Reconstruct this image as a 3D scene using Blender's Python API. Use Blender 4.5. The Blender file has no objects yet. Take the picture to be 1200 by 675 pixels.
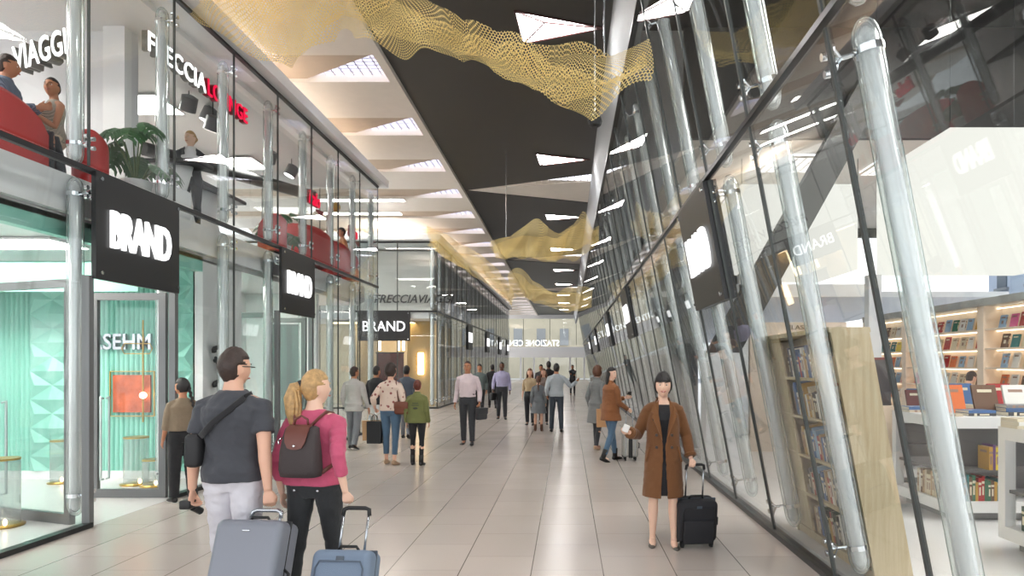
import bpy, bmesh, math, random
from mathutils import Vector, Matrix, noise
random.seed(11)
SC = bpy.context.scene
COL = SC.collection
V = Vector
PI = math.pi
TAU = 2 * PI

# ---------------------------------------------------------------- materials
def lin(c):
    return tuple(((x / 255) / 12.92 if x / 255 <= .04045 else ((x / 255 + .055) / 1.055) ** 2.4) for x in c[:3]) + (1,)

MC = {}
def mat(name, col=(200, 200, 200), rough=.5, metal=0, bump=0, bscale=60, vary=0, emit=None, es=0, spec=.5, sheen=0, vscale=None, trans=0, sss=0):
    if name in MC: return MC[name]
    m = bpy.data.materials.new(name); MC[name] = m
    m.use_nodes = True
    nt = m.node_tree; N = nt.nodes; L = nt.links
    p = N['Principled BSDF']
    p.inputs['Base Color'].default_value = lin(col)
    p.inputs['Roughness'].default_value = rough
    p.inputs['Metallic'].default_value = metal
    p.inputs['Specular IOR Level'].default_value = spec
    if sheen: p.inputs['Sheen Weight'].default_value = sheen
    if trans: p.inputs['Transmission Weight'].default_value = trans
    if sss:
        p.inputs['Subsurface Weight'].default_value = sss
        p.inputs['Subsurface Radius'].default_value = (.012, .005, .003)
    if emit:
        p.inputs['Emission Color'].default_value = lin(emit)
        p.inputs['Emission Strength'].default_value = es
    if bump or vary:
        tc = N.new('ShaderNodeTexCoord')
        if vary:
            n2 = N.new('ShaderNodeTexNoise'); n2.inputs['Scale'].default_value = vscale or bscale * .15; n2.inputs['Detail'].default_value = 6
            mx = N.new('ShaderNodeMix'); mx.data_type = 'RGBA'
            a = lin([max(0, c * (1 - vary)) for c in col]); b = lin([min(255, c * (1 + vary)) for c in col])
            mx.inputs[6].default_value = a; mx.inputs[7].default_value = b
            L.new(tc.outputs['Object'], n2.inputs['Vector'])
            L.new(n2.outputs['Fac'], mx.inputs[0]); L.new(mx.outputs[2], p.inputs['Base Color'])
        if bump:
            n = N.new('ShaderNodeTexNoise'); n.inputs['Scale'].default_value = bscale; n.inputs['Detail'].default_value = 4
            b = N.new('ShaderNodeBump'); b.inputs['Strength'].default_value = bump; b.inputs['Distance'].default_value = .01
            L.new(tc.outputs['Object'], n.inputs['Vector'])
            L.new(n.outputs['Fac'], b.inputs['Height']); L.new(b.outputs['Normal'], p.inputs['Normal'])
    return m

def emis(name, col, s):
    if name in MC: return MC[name]
    m = bpy.data.materials.new(name); MC[name] = m
    m.use_nodes = True
    nt = m.node_tree; nt.nodes.clear()
    e = nt.nodes.new('ShaderNodeEmission'); e.inputs[0].default_value = lin(col); e.inputs[1].default_value = s
    o = nt.nodes.new('ShaderNodeOutputMaterial'); nt.links.new(e.outputs[0], o.inputs[0])
    return m

def glass_mat(name, tint=(245, 250, 249), f0=.05, f1=.95, power=5, rough=0.0, haze=0.0):
    m = bpy.data.materials.new(name); MC[name] = m
    m.use_nodes = True
    nt = m.node_tree; N = nt.nodes; L = nt.links; N.clear()
    lw = N.new('ShaderNodeLayerWeight'); lw.inputs['Blend'].default_value = .5
    pw = N.new('ShaderNodeMath'); pw.operation = 'POWER'; pw.inputs[1].default_value = power
    L.new(lw.outputs['Facing'], pw.inputs[0])
    ma = N.new('ShaderNodeMath'); ma.operation = 'MULTIPLY_ADD'; ma.inputs[1].default_value = f1; ma.inputs[2].default_value = f0
    L.new(pw.outputs[0], ma.inputs[0])
    tr = N.new('ShaderNodeBsdfTransparent'); tr.inputs[0].default_value = lin(tint)
    gl = N.new('ShaderNodeBsdfGlossy'); gl.inputs['Roughness'].default_value = rough
    mx = N.new('ShaderNodeMixShader')
    L.new(ma.outputs[0], mx.inputs[0]); L.new(tr.outputs[0], mx.inputs[1]); L.new(gl.outputs[0], mx.inputs[2])
    out = N.new('ShaderNodeOutputMaterial'); last = mx
    if haze:
        df = N.new('ShaderNodeBsdfDiffuse'); df.inputs[0].default_value = (.9, .92, .92, 1)
        m2 = N.new('ShaderNodeMixShader'); m2.inputs[0].default_value = haze
        L.new(mx.outputs[0], m2.inputs[1]); L.new(df.outputs[0], m2.inputs[2]); last = m2
    L.new(last.outputs[0], out.inputs[0])
    return m

G_PANE = glass_mat('pane_glass', (250, 252, 252), .035, .62, 4.0)
G_TUBE = None
def tube_mat():
    m = bpy.data.materials.new('tube_glass'); m.use_nodes = True
    nt = m.node_tree; N = nt.nodes; L = nt.links; N.clear()
    # thick walled clear tube: facing ramps paint in its bright streaks and dark green edges
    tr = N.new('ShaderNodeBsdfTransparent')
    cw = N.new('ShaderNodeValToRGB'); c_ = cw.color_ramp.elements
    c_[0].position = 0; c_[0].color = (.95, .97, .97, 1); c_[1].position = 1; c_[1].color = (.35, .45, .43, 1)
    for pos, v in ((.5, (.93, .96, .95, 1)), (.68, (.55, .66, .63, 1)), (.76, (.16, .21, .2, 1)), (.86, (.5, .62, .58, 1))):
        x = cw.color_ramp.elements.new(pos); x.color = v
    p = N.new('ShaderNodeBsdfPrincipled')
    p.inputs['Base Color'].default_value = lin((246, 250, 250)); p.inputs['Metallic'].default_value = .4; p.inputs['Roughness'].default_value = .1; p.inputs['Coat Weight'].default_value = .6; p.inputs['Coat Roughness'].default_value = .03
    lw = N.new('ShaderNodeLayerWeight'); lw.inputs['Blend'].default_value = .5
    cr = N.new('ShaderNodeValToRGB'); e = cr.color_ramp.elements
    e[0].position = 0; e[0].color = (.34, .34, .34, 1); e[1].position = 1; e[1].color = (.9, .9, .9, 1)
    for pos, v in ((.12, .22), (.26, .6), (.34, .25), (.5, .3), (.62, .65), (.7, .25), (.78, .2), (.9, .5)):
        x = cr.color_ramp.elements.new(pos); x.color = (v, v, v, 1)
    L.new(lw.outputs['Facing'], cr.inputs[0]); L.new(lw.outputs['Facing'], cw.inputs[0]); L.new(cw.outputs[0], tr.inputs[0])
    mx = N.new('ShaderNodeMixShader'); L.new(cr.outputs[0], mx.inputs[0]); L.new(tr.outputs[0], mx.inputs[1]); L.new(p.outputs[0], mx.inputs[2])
    out = N.new('ShaderNodeOutputMaterial'); L.new(mx.outputs[0], out.inputs[0])
    return m
G_TUBE = tube_mat()
M_CORE = mat('polished_white_steel', (253, 253, 253), .14, metal=.12)
G_VASE = glass_mat('vase_glass', (235, 240, 238), .12, .8, 2.5, .02, .12)

M_WHITE = mat('white_paint', (238, 238, 238), .45)
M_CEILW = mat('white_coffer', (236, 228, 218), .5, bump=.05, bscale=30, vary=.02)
M_TAN = mat('coffer_recess_shade', (196, 178, 158), .6, vary=.05, bscale=20)  # tan puts the shade of the coffer recesses into the colour
M_BLACKC = mat('black_ceiling', (44, 42, 40), .42, vary=.08, bscale=8)
M_FASC = mat('grey_fascia', (160, 162, 164), .65)
M_DARK = mat('dark_metal', (52, 53, 54), .35, metal=.6)
M_FRAME = mat('grey_frame', (118, 119, 120), .35, metal=.4)
M_CHROME = mat('chrome', (235, 238, 240), .08, metal=1)
M_ALU = mat('aluminium', (190, 194, 198), .25, metal=.9)
M_SEAM = mat('joint_seal', (62, 66, 64), .5)
M_BROWNSEAM = mat('brown_seal', (70, 58, 54), .4)
M_SIGN = mat('sign_black', (27, 27, 28), .4)
M_LETTER = emis('sign_letter_light', (255, 255, 255), 1.0)
M_LIGHTW = emis('louver_light', (236, 236, 250), 3.0)
M_TRILIGHT = emis('triangle_light', (255, 252, 250), 26)
M_PANEL = emis('panel_or_fill_light', (255, 250, 242), 13)
M_WARM = emis('warm_light', (255, 222, 176), 4)
M_LANT = emis('lantern_light', (255, 252, 243), .56)
M_GOLD = mat('gold', (196, 160, 84), .3, metal=.8)
M_BLACK = mat('black_plastic', (24, 24, 25), .4)
M_RUBBER = mat('rubber', (30, 30, 30), .7)

# ---------------------------------------------------------------- mesh builder
class B:
    def __init__(s): s.v = []; s.f = []; s.m = []; s.mi = 0; s.uv = None
    def add(s, vs, fs, mi=None):
        o = len(s.v); s.v += [V(x) for x in vs]
        for f in fs: s.f.append(tuple(i + o for i in f)); s.m.append(s.mi if mi is None else mi)
        return s
    def box(s, c, d, M=None, mi=None):
        x, y, z = d[0] / 2, d[1] / 2, d[2] / 2
        vs = [V((a, b, e)) for a in (-x, x) for b in (-y, y) for e in (-z, z)]
        if M is not None: vs = [M @ q for q in vs]
        vs = [q + V(c) for q in vs]
        return s.add(vs, [(0, 1, 3, 2), (4, 6, 7, 5), (0, 4, 5, 1), (2, 3, 7, 6), (0, 2, 6, 4), (1, 5, 7, 3)], mi)
    def b2(s, lo, hi, mi=None):
        lo = V(lo); hi = V(hi)
        return s.box((lo + hi) / 2, hi - lo, None, mi)
    def hexa(s, p, mi=None):      # 8 corners: bottom quad 0-3, top quad 4-7
        return s.add(p, [(3, 2, 1, 0), (4, 5, 6, 7), (0, 1, 5, 4), (1, 2, 6, 5), (2, 3, 7, 6), (3, 0, 4, 7)], mi)
    def prism(s, poly, off, mi=None):   # polygon extruded by a vector
        n = len(poly); off = V(off); a = [V(p) for p in poly]; b = [p + off for p in a]
        fs = [tuple(range(n))[::-1], tuple(range(n, 2 * n))] + [(i, (i + 1) % n, n + (i + 1) % n, n + i) for i in range(n)]
        return s.add(a + b, fs, mi)
    def rbox(s, c, d, r=.02, seg=3, M=None, mi=None):
        bm = bmesh.new(); bmesh.ops.create_cube(bm, size=1)
        for v in bm.verts: v.co = V((v.co.x * d[0], v.co.y * d[1], v.co.z * d[2]))
        bmesh.ops.bevel(bm, geom=bm.edges[:], offset=r, segments=seg, profile=.5, affect='EDGES')
        bm.verts.index_update()
        vs = [((M @ v.co) if M is not None else v.co.copy()) + V(c) for v in bm.verts]
        fs = [tuple(v.index for v in f.verts) for f in bm.faces]; bm.free()
        return s.add(vs, fs, mi)
    def rings(s, rs, cap=True, mi=None, close=True):   # rs: list of lists of points
        n = len(rs[0]); vs = [p for r in rs for p in r]; fs = []
        for k in range(len(rs) - 1):
            for i in range(n if close else n - 1):
                j = (i + 1) % n
                fs.append((k * n + i, k * n + j, (k + 1) * n + j, (k + 1) * n + i))
        if cap and close:
            fs.append(tuple(range(n))[::-1]); fs.append(tuple((len(rs) - 1) * n + i for i in range(n)))
        return s.add(vs, fs, mi)
    def tube(s, pts, rad, seg=10, flat=1, up=None, mi=None, rnd=False, cap=True):
        pts = [V(p) for p in pts]
        if not hasattr(rad, '__len__'): rad = [rad] * len(pts)
        rad = list(rad)
        if rnd:
            d0 = (pts[0] - pts[1]).normalized(); d1 = (pts[-1] - pts[-2]).normalized(); P = []; R = []
            for a in (80, 50, 25): P.append(pts[0] + d0 * rad[0] * math.sin(math.radians(a))); R.append(rad[0] * math.cos(math.radians(a)))
            P += pts; R += rad
            for a in (25, 50, 80): P.append(pts[-1] + d1 * rad[-1] * math.sin(math.radians(a))); R.append(rad[-1] * math.cos(math.radians(a)))
            pts, rad = P, R
        out = []; u = V(up) if up is not None else None
        for i, p in enumerate(pts):
            t = (pts[min(i + 1, len(pts) - 1)] - pts[max(i - 1, 0)])
            t = t.normalized() if t.length > 1e-9 else V((0, 0, 1))
            if u is None: u = V((0, 1, 0)) if abs(t.y) < .9 else V((1, 0, 0))
            a = (u - t * u.dot(t)); a = a.normalized() if a.length > 1e-6 else t.orthogonal().normalized()
            b = t.cross(a); u = a
            out.append([p + a * (rad[i] * flat * math.cos(TAU * k / seg)) + b * (rad[i] * math.sin(TAU * k / seg)) for k in range(seg)])
        return s.rings(out, cap, mi)
    def cyl(s, p0, p1, r, seg=16, r1=None, mi=None):
        return s.tube([p0, p1], [r, r if r1 is None else r1], seg, mi=mi)
    def ell(s, c, r, seg=16, rg=10, M=None, mi=None):
        if not hasattr(r, '__len__'): r = (r, r, r)
        rs = []
        for i in range(rg + 1):
            th = PI * (.02 + .96 * i / rg)
            ring = [V((r[0] * math.sin(th) * math.cos(TAU * k / seg), r[1] * math.sin(th) * math.sin(TAU * k / seg), -r[2] * math.cos(th))) for k in range(seg)]
            rs.append([((M @ q) if M is not None else q) + V(c) for q in ring])
        return s.rings(rs, True, mi)
    def ering(s, z, a, b, cx=0, cy=0, seg=20, p=2.0):
        r = []
        for k in range(seg):
            t = TAU * k / seg; c, q = math.cos(t), math.sin(t)
            r.append(V((cx + a * math.copysign(abs(c) ** (2 / p), c), cy + b * math.copysign(abs(q) ** (2 / p), q), z)))
        return r
    def build(s, name, mats, parent=None, smooth=False, loc=None, rot=None, auto=False):
        me = bpy.data.meshes.new(name); me.from_pydata([tuple(v) for v in s.v], [], s.f)
        if not isinstance(mats, (list, tuple)): mats = [mats]
        for m in mats: me.materials.append(m)
        me.polygons.foreach_set('material_index', s.m)
        me.polygons.foreach_set('use_smooth', [bool(smooth)] * len(me.polygons))
        me.update()
        o = bpy.data.objects.new(name, me); COL.objects.link(o)
        if parent is not None: o.parent = parent
        if loc is not None: o.location = loc
        if rot is not None: o.rotation_euler = rot
        if auto:
            bm = bmesh.new(); bm.from_mesh(me)
            for e in bm.edges:
                if len(e.link_faces) == 2 and e.calc_face_angle(0) > math.radians(40): e.smooth = False
            bm.to_mesh(me); bm.free()
        return o

def tag(o, label=None, cat=None, group=None, kind=None):
    if label: o['label'] = label
    if cat: o['category'] = cat
    if group: o['group'] = group
    if kind: o['kind'] = kind
    return o
def struct(o): o['kind'] = 'structure'; return o
def empty(name, loc=(0, 0, 0), rz=0, rot=None):
    o = bpy.data.objects.new(name, None); COL.objects.link(o); o.location = loc
    o.rotation_euler = rot if rot is not None else (0, 0, rz); o.empty_display_size = .1
    return o
def kids(o): return [c for c in bpy.data.objects if c.parent is o]
def copy_tree(o, ch, loc):      # ch: list of (child, [grandchildren])
    r = o.copy(); COL.objects.link(r); r.location = loc
    for c, gs in ch:
        d = c.copy(); COL.objects.link(d); d.parent = r
        for g in gs:
            e = g.copy(); COL.objects.link(e); e.parent = d
    return r
def recalc(o):
    bm = bmesh.new(); bm.from_mesh(o.data); bmesh.ops.recalc_face_normals(bm, faces=bm.faces[:]); bm.to_mesh(o.data); bm.free()
    return o
def text(name, s, w, h, origin, xa, ya, m, parent=None, depth=.02, offset=0, shear=0, mirror=False, space=1.0):
    cu = bpy.data.curves.new('t', 'FONT'); cu.body = s; cu.size = 1; cu.extrude = 1; cu.offset = offset; cu.shear = shear; cu.align_x = 'LEFT'
    cu.space_character = space; cu.resolution_u = 3
    t = bpy.data.objects.new('t', cu); COL.objects.link(t)
    bpy.context.view_layer.update()
    dg = bpy.context.evaluated_depsgraph_get()
    me = bpy.data.meshes.new_from_object(t.evaluated_get(dg))
    bpy.data.objects.remove(t)
    xs = [v.co.x for v in me.vertices]; ys = [v.co.y for v in me.vertices]
    x0, x1, y0, y1 = min(xs), max(xs), min(ys), max(ys)
    xa = V(xa).normalized(); ya = V(ya).normalized(); n = xa.cross(ya)
    for v in me.vertices:
        a = ((v.co.x - x0) / (x1 - x0) - .5) * w; b = ((v.co.y - y0) / (y1 - y0) - .5) * h
        if mirror: a = -a
        v.co = V(origin) + xa * a + ya * b + n * (depth * (v.co.z + 1) / 2)
    me.materials.clear(); me.materials.append(m); me.name = name; me.update()
    o = bpy.data.objects.new(name, me); COL.objects.link(o)
    if parent is not None: o.parent = parent
    return o
ORD = 'first second third fourth fifth sixth seventh eighth ninth tenth eleventh twelfth thirteenth fourteenth fifteenth sixteenth seventeenth eighteenth nineteenth twentieth'.split()
def ordn(i):
    if i < 20: return ORD[i]
    t = i + 1
    tens = {2: 'twenty', 3: 'thirty', 4: 'forty'}[t // 10]
    if t % 10 == 0: return {2: 'twentieth', 3: 'thirtieth', 4: 'fortieth'}[t // 10]
    return tens + '-' + ORD[t % 10 - 1]
# ---------------------------------------------------------------- camera and world
CAMH = 1.72; F = 785.0; CX, CY = 665.0, 427.0
cam_d = bpy.data.cameras.new('camera'); cam = bpy.data.objects.new('camera', cam_d); COL.objects.link(cam)
cam.location = (0, 0, CAMH); cam.rotation_euler = (PI / 2, 0, 0)
cam_d.sensor_width = 36; cam_d.lens = F / 1200 * 36
cam_d.shift_x = -(CX - 600) / 1200; cam_d.shift_y = (CY - 337.5) / 1200
cam_d.clip_start = .05; cam_d.clip_end = 400
SC.camera = cam
SC.view_settings.view_transform = 'Standard'; SC.view_settings.look = 'None'
SC.view_settings.gamma = 1; SC.view_settings.use_curve_mapping = False
SC.view_settings.exposure = 1.0
cy = SC.cycles
cy.max_bounces = 14; cy.diffuse_bounces = 4; cy.glossy_bounces = 5; cy.transmission_bounces = 8; cy.transparent_max_bounces = 64
cy.use_denoising = True; cy.caustics_reflective = False; cy.caustics_refractive = False; cy.sample_clamp_indirect = 6
w = bpy.data.worlds.new('sky'); SC.world = w; w.use_nodes = True
N = w.node_tree.nodes; L = w.node_tree.links
bg = N['Background']; tc = N.new('ShaderNodeTexCoord'); sp = N.new('ShaderNodeSeparateXYZ'); cr = N.new('ShaderNodeValToRGB')
L.new(tc.outputs['Generated'], sp.inputs[0]); L.new(sp.outputs['Z'], cr.inputs[0]); L.new(cr.outputs[0], bg.inputs[0])
cr.color_ramp.elements[0].position = 0; cr.color_ramp.elements[0].color = (.97, .98, 1, 1)
cr.color_ramp.elements[1].position = .8; cr.color_ramp.elements[1].color = (.82, .87, .95, 1)
bg.inputs[1].default_value = 1.15

P = 1.54
def RX(z): return 2.11 - .19 * z          # the leaning glass wall
ZT = 7.35                                  # underside of the high ceiling
ZF = 3.78                                  # upper floor level of the shop block
LX = -5.06                                 # plane of the upright glass facade
YE = 76.0

# ---------------------------------------------------------------- floors
def floor_mat():
    m = bpy.data.materials.new('tile_floor'); m.use_nodes = True
    nt = m.node_tree; N = nt.nodes; L = nt.links; p = N['Principled BSDF']
    tc = N.new('ShaderNodeTexCoord'); sp = N.new('ShaderNodeSeparateXYZ'); cb = N.new('ShaderNodeCombineXYZ')
    L.new(tc.outputs['Object'], sp.inputs[0])
    a = N.new('ShaderNodeMath'); a.operation = 'SUBTRACT'; a.inputs[1].default_value = .295
    L.new(sp.outputs['X'], a.inputs[0]); L.new(sp.outputs['Y'], cb.inputs[0]); L.new(a.outputs[0], cb.inputs[1])
    def brick(mortar, sm):
        b = N.new('ShaderNodeTexBrick'); b.offset = .5; b.inputs['Scale'].default_value = 1
        b.inputs['Brick Width'].default_value = .8; b.inputs['Row Height'].default_value = .595
        b.inputs['Mortar Size'].default_value = mortar; b.inputs['Mortar Smooth'].default_value = sm
        L.new(cb.outputs[0], b.inputs['Vector']); return b
    b = brick(.0028, .2)
    b.inputs['Color1'].default_value = lin((204, 193, 186)); b.inputs['Color2'].default_value = lin((195, 185, 178)); b.inputs['Mortar'].default_value = lin((150, 143, 138))
    # the long joints run through and are darker
    fr = N.new('ShaderNodeMath'); fr.operation = 'MODULO'; fr.inputs[1].default_value = .595
    ad = N.new('ShaderNodeMath'); ad.operation = 'ADD'; ad.inputs[1].default_value = 59.5 + .2975
    L.new(a.outputs[0], ad.inputs[0]); L.new(ad.outputs[0], fr.inputs[0])
    s2 = N.new('ShaderNodeMath'); s2.operation = 'SUBTRACT'; s2.inputs[1].default_value = .2975; L.new(fr.outputs[0], s2.inputs[0])
    ab = N.new('ShaderNodeMath'); ab.operation = 'ABSOLUTE'; L.new(s2.outputs[0], ab.inputs[0])
    lt = N.new('ShaderNodeMath'); lt.operation = 'LESS_THAN'; lt.inputs[1].default_value = .0042; L.new(ab.outputs[0], lt.inputs[0])
    no = N.new('ShaderNodeTexNoise'); no.inputs['Scale'].default_value = 140; no.inputs['Detail'].default_value = 4
    L.new(tc.outputs['Object'], no.inputs['Vector'])
    n3 = N.new('ShaderNodeTexNoise'); n3.inputs['Scale'].default_value = 1.3; n3.inputs['Detail'].default_value = 3
    L.new(tc.outputs['Object'], n3.inputs['Vector'])
    r = N.new('ShaderNodeValToRGB'); r.color_ramp.elements[0].position = .3; r.color_ramp.elements[0].color = (.78, .77, .76, 1)
    r.color_ramp.elements[1].position = .7; r.color_ramp.elements[1].color = (1.04, 1.03, 1.02, 1)
    L.new(no.outputs['Fac'], r.inputs[0])
    mu = N.new('ShaderNodeMix'); mu.data_type = 'RGBA'; mu.blend_type = 'MULTIPLY'; mu.inputs[0].default_value = .75
    L.new(b.outputs['Color'], mu.inputs[6]); L.new(r.outputs[0], mu.inputs[7])
    mx = N.new('ShaderNodeMix'); mx.data_type = 'RGBA'; mx.inputs[7].default_value = lin((105, 98, 94))
    L.new(lt.outputs[0], mx.inputs[0]); L.new(mu.outputs[2], mx.inputs[6]); L.new(mx.outputs[2], p.inputs['Base Color'])
    rr = N.new('ShaderNodeMapRange'); rr.inputs[3].default_value = .14; rr.inputs[4].default_value = .3
    L.new(n3.outputs['Fac'], rr.inputs[0]); L.new(rr.outputs[0], p.inputs['Roughness'])
    p.inputs['Specular IOR Level'].default_value = .55
    return m
struct(B().b2((LX, -4, -.2), (2.11, YE, 0)).build('floor', floor_mat()))
M_SHOPFLOOR = mat('shop_floor', (214, 212, 210), .22, bump=.02, bscale=80, vary=.02)
M_WHITEFLOOR = mat('white_floor', (242, 242, 243), .12)
struct(B().b2((-14, -4, -.2), (LX, YE, 0)).build('floor_shops', M_SHOPFLOOR))
struct(B().b2((2.11, -4, -.2), (12, YE, 0)).build('floor_bookshop', M_WHITEFLOOR))

# ---------------------------------------------------------------- ceiling
XL, XR = -3.32, RX(ZT)      # black strip between these
lights_at = [11.2 + 7.2 * k for k in range(-1, 9)]
cracks = [21.6 + 14.4 * k for k in range(-1, 4)]
def black_ceiling():
    b = B(); z = ZT; t = .35
    def tri_light_poly(y):
        s = 1.0
        return [V((-.84, y - .55, z)), (V((-.78, y + .55, z))), V((.70, y, z))]
    # strip in bands: full-width slabs between features, wedges round each feature
    ys = []
    for y in lights_at: ys.append((y, 'L'))
    for y in cracks: ys.append((y, 'C'))
    ys.sort(); cur = -4.0
    for y, k in ys:
        h = .55 if k == 'L' else 1.75
        if y - h < cur: continue
        b.b2((XL, cur, z), (XR, y - h, z + t))
        if k == 'L':
            a0, a1, tip = V((-.84, y - .55, z)), V((-.78, y + .55, z)), V((.62, y, z))
            b.prism([(XL, y - h, z), (a0.x, y - h, z), (a1.x, y + h, z), (XL, y + h, z)], (0, 0, t))
            b.prism([tuple(a0), (XR, y - h, z), (XR, y, z), tuple(tip)], (0, 0, t))
            b.prism([tuple(tip), (XR, y, z), (XR, y + h, z), tuple(a1)], (0, 0, t))
        else:
            b.prism([(XL, y - h, z), (XR, y - h, z), (XL, y + .1, z)], (0, 0, t))
            b.prism([(XL, y + .1, z), (XR, y + h, z), (XL, y + h, z)], (0, 0, t))
        cur = y + h
    b.b2((XL, cur, z), (XR, YE, z + t))
    return b
struct(black_ceiling().build('ceiling', M_BLACKC))
M_CREASE = mat('crease_line', (40, 14, 14), .8)
M_DKRED = mat('dark_red_reveal', (58, 20, 18), .5)
for i, y in enumerate(lights_at):
    r = empty('ceiling_light', (0, y, ZT))
    a0, a1, tip, ce = V((-.84, -.55, .0)), V((-.78, .55, .0)), V((.62, 0, .0)), V((-.38, 0, .10))
    b = B(); b.add([a0, a1, tip, ce], [(0, 3, 1), (1, 3, 2), (2, 3, 0)])
    up = V((0, 0, .12)); b.add([a0 + up, a1 + up, tip + up], [(0, 1, 2)])
    b.build('diffuser', M_TRILIGHT, r)
    f = B(); dz = V((0, 0, -.012))
    for p in (a0, a1, tip): f.cyl(p + dz, ce + dz, .02, 6)
    f.build('crease', M_CREASE, r)
    g = B()
    for p, q in ((a0, a1), (a1, tip), (tip, a0)):
        n = V((0, 0, .2)); g.add([p, q, q + n, p + n], [(0, 1, 2, 3)]); g.cyl(p + dz * .5, q + dz * .5, .018, 6)
    g.build('reveal', M_DKRED, r)
    tag(r, f'white triangular recessed light in the black ceiling, {ordn(i - 1) if i else "hidden one"} along the hall' if i else 'white triangular recessed light in the black ceiling above the entrance', 'ceiling light', 'triangular lights along the black ceiling')
# wedge shaped openings in the black strip: white beam with a strip of louvre
def louvre_panel(b, poly, z, n=10):
    pass
for i, y in enumerate(cracks):
    b = B()
    b.prism([(XL, y + .1, ZT + .06), (XR, y - 1.75, ZT + .06), (XR, y - .9, ZT + .06)], (0, 0, .1), 0)
    b.prism([(-.9, y - 1.02, ZT + .045), (XR, y - 1.62, ZT + .045), (XR, y - .95, ZT + .045)], (0, 0, .01), 1)
    b.prism([(XL, y + .1, ZT + .02), (XR, y - .9, ZT + .02), (XR, y + 1.75, ZT + .02)], (0, 0, .16), 0)
    for k in range(9):
        x = XR - .1 - k * .2; wd = .8 * (x - XL) / (XR - XL)
        b.box((x, y - 1.35 + .1 * k, ZT + .05), (.03, wd, .05), mi=0)
    struct(b.build(f'trim_{i + 1}', [M_CEILW, M_LIGHTW]))
# coffered white ceiling
PER = 2 * P
Y0s = [18.25 + PER * k for k in range(-8, 19)]
XC = XL - .16; XD = -13.5; OP = 1.15
cb = B()
cb.b2((XC, -4, ZT - .1), (XL, YE, ZT + .5))            # edge band
prev = -6.5
for y in Y0s:
    cb.b2((XD, prev, ZT - .05), (XC, y, ZT + .45)); prev = y + OP
cb.b2((XD, prev, ZT - .05), (XC, YE, ZT + .45))
struct(cb.build('ceiling_coffered', M_CEILW))
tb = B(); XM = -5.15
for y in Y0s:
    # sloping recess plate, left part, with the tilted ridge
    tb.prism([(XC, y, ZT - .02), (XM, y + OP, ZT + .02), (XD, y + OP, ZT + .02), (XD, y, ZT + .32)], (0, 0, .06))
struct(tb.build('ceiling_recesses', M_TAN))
for i, y in enumerate(Y0s):
    r = empty('louvre_light', (0, y, ZT))
    b = B(); b.prism([(XC, 0, .26), (XC, OP, .26), (XM, OP, .26)], (0, 0, .05)); b.build('diffuser', M_LIGHTW, r)
    g = B()
    nx = 9
    for k in range(1, nx):
        x = XC + (XM - XC) * k / nx
        y0 = OP * k / nx
        g.b2((x - .012, y0, .09), (x + .012, OP, .2))
    for k in range(1, 8):
        yy = OP * k / 8
        g.b2((XC + (XM - XC) * k / 8, yy - .012, .09), (XC, yy + .012, .2))
    g.build('louvre_grid', mat('louvre_white', (225, 225, 235), .3), r)
    if i > 0: tag(r, f'triangular louvred light in the white coffered ceiling, {ordn(i - 1)} bay along', 'ceiling light', 'louvred lights of the coffered ceiling')
    else: tag(r, 'triangular louvred light in the white coffered ceiling behind the viewer', 'ceiling light', 'louvred lights of the coffered ceiling')
struct(B().b2((-14, -4, ZT + .5), (12, YE, ZT + .6)).build('roof_slab', M_WHITE))
# grey fascia leaning over the glass wall
zt = 6.32
struct(B().hexa([(RX(zt) - .02, -4, zt), (RX(zt) + .12, -4, zt), (RX(zt) + .12, YE, zt), (RX(zt) - .02, YE, zt),
                 (.71, -4, ZT), (RX(ZT) + .3, -4, ZT), (RX(ZT) + .3, YE, ZT), (.71, YE, ZT)]).build('wall_right_fascia', M_FASC))
# ---------------------------------------------------------------- glass facades
WN = [0]
def pane(p00, p01, p11, p10, nrm, seal=M_SEAM, sw=.016, mat_=None):
    """glass sheet with corners p00 (near low), p01 (near high), p11, p10; its near edge carries the dark joint"""
    WN[0] += 1
    n = V(nrm).normalized() * .006
    P4 = [V(p00), V(p10), V(p11), V(p01)]
    b = B(); b.hexa([p - n for p in P4] + [p + n for p in P4])
    o = struct(recalc(b.build(f'window_{WN[0]}', mat_ or G_PANE)))
    d = (V(p10) - V(p00)).normalized() * sw / 2
    e = n * 2.2
    s = B(); s.hexa([V(p00) - d - e, V(p00) + d - e, V(p00) + d + e, V(p00) - d + e, V(p01) - d - e, V(p01) + d - e, V(p01) + d + e, V(p01) - d + e])
    s.build('joint_seal', seal, o)
    return o
SY = [7.08 + P * k for k in range(-3, 8)]     # joints of the shop block (k=0 -> 7.08)
SOLD = [7.08, 11.70]
for i, y in enumerate(SY[:-1]):
    y1 = y + P
    lo = 2.68 if any(abs(y - q) < .01 for q in SOLD) else .05
    if lo < 1: pane((LX, y, lo), (LX, y, 3.74), (LX, y1, 3.74), (LX, y1, lo), (1, 0, 0))
    pane((LX, y, 3.82), (LX, y, 6.43), (LX, y1, 6.43), (LX, y1, 3.82), (1, 0, 0))
yend = SY[-1] + 0.0
yend = SY[7 + 3] if len(SY) > 10 else SY[-1]
# returning glass wall at the end of the block
for k in range(3):
    xa = LX - k * P; xb = xa - P
    for z0, z1 in ((.05, 3.74), (3.82, 6.43)):
        pane((xa, yend, z0), (xa, yend, z1), (xb, yend, z1), (xb, yend, z0), (0, 1, 0))
def rails(name, segs, x, n=None):
    pass
def bar(name, lo, hi, m=M_DARK):
    return struct(B().b2(lo, hi).build(name, m))
bar('trim_transom_shops', (LX - .03, SY[0], 3.745), (LX + .03, yend, 3.80))
bar('trim_top_shops', (LX - .03, SY[0], 6.43), (LX + .03, yend, 6.47))
for a, b_ in ((SY[0], 7.08), (8.62, 11.70), (13.24, yend)):
    bar('trim_base_shops', (LX - .05, a, 0), (LX + .05, b_, .05))
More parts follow.
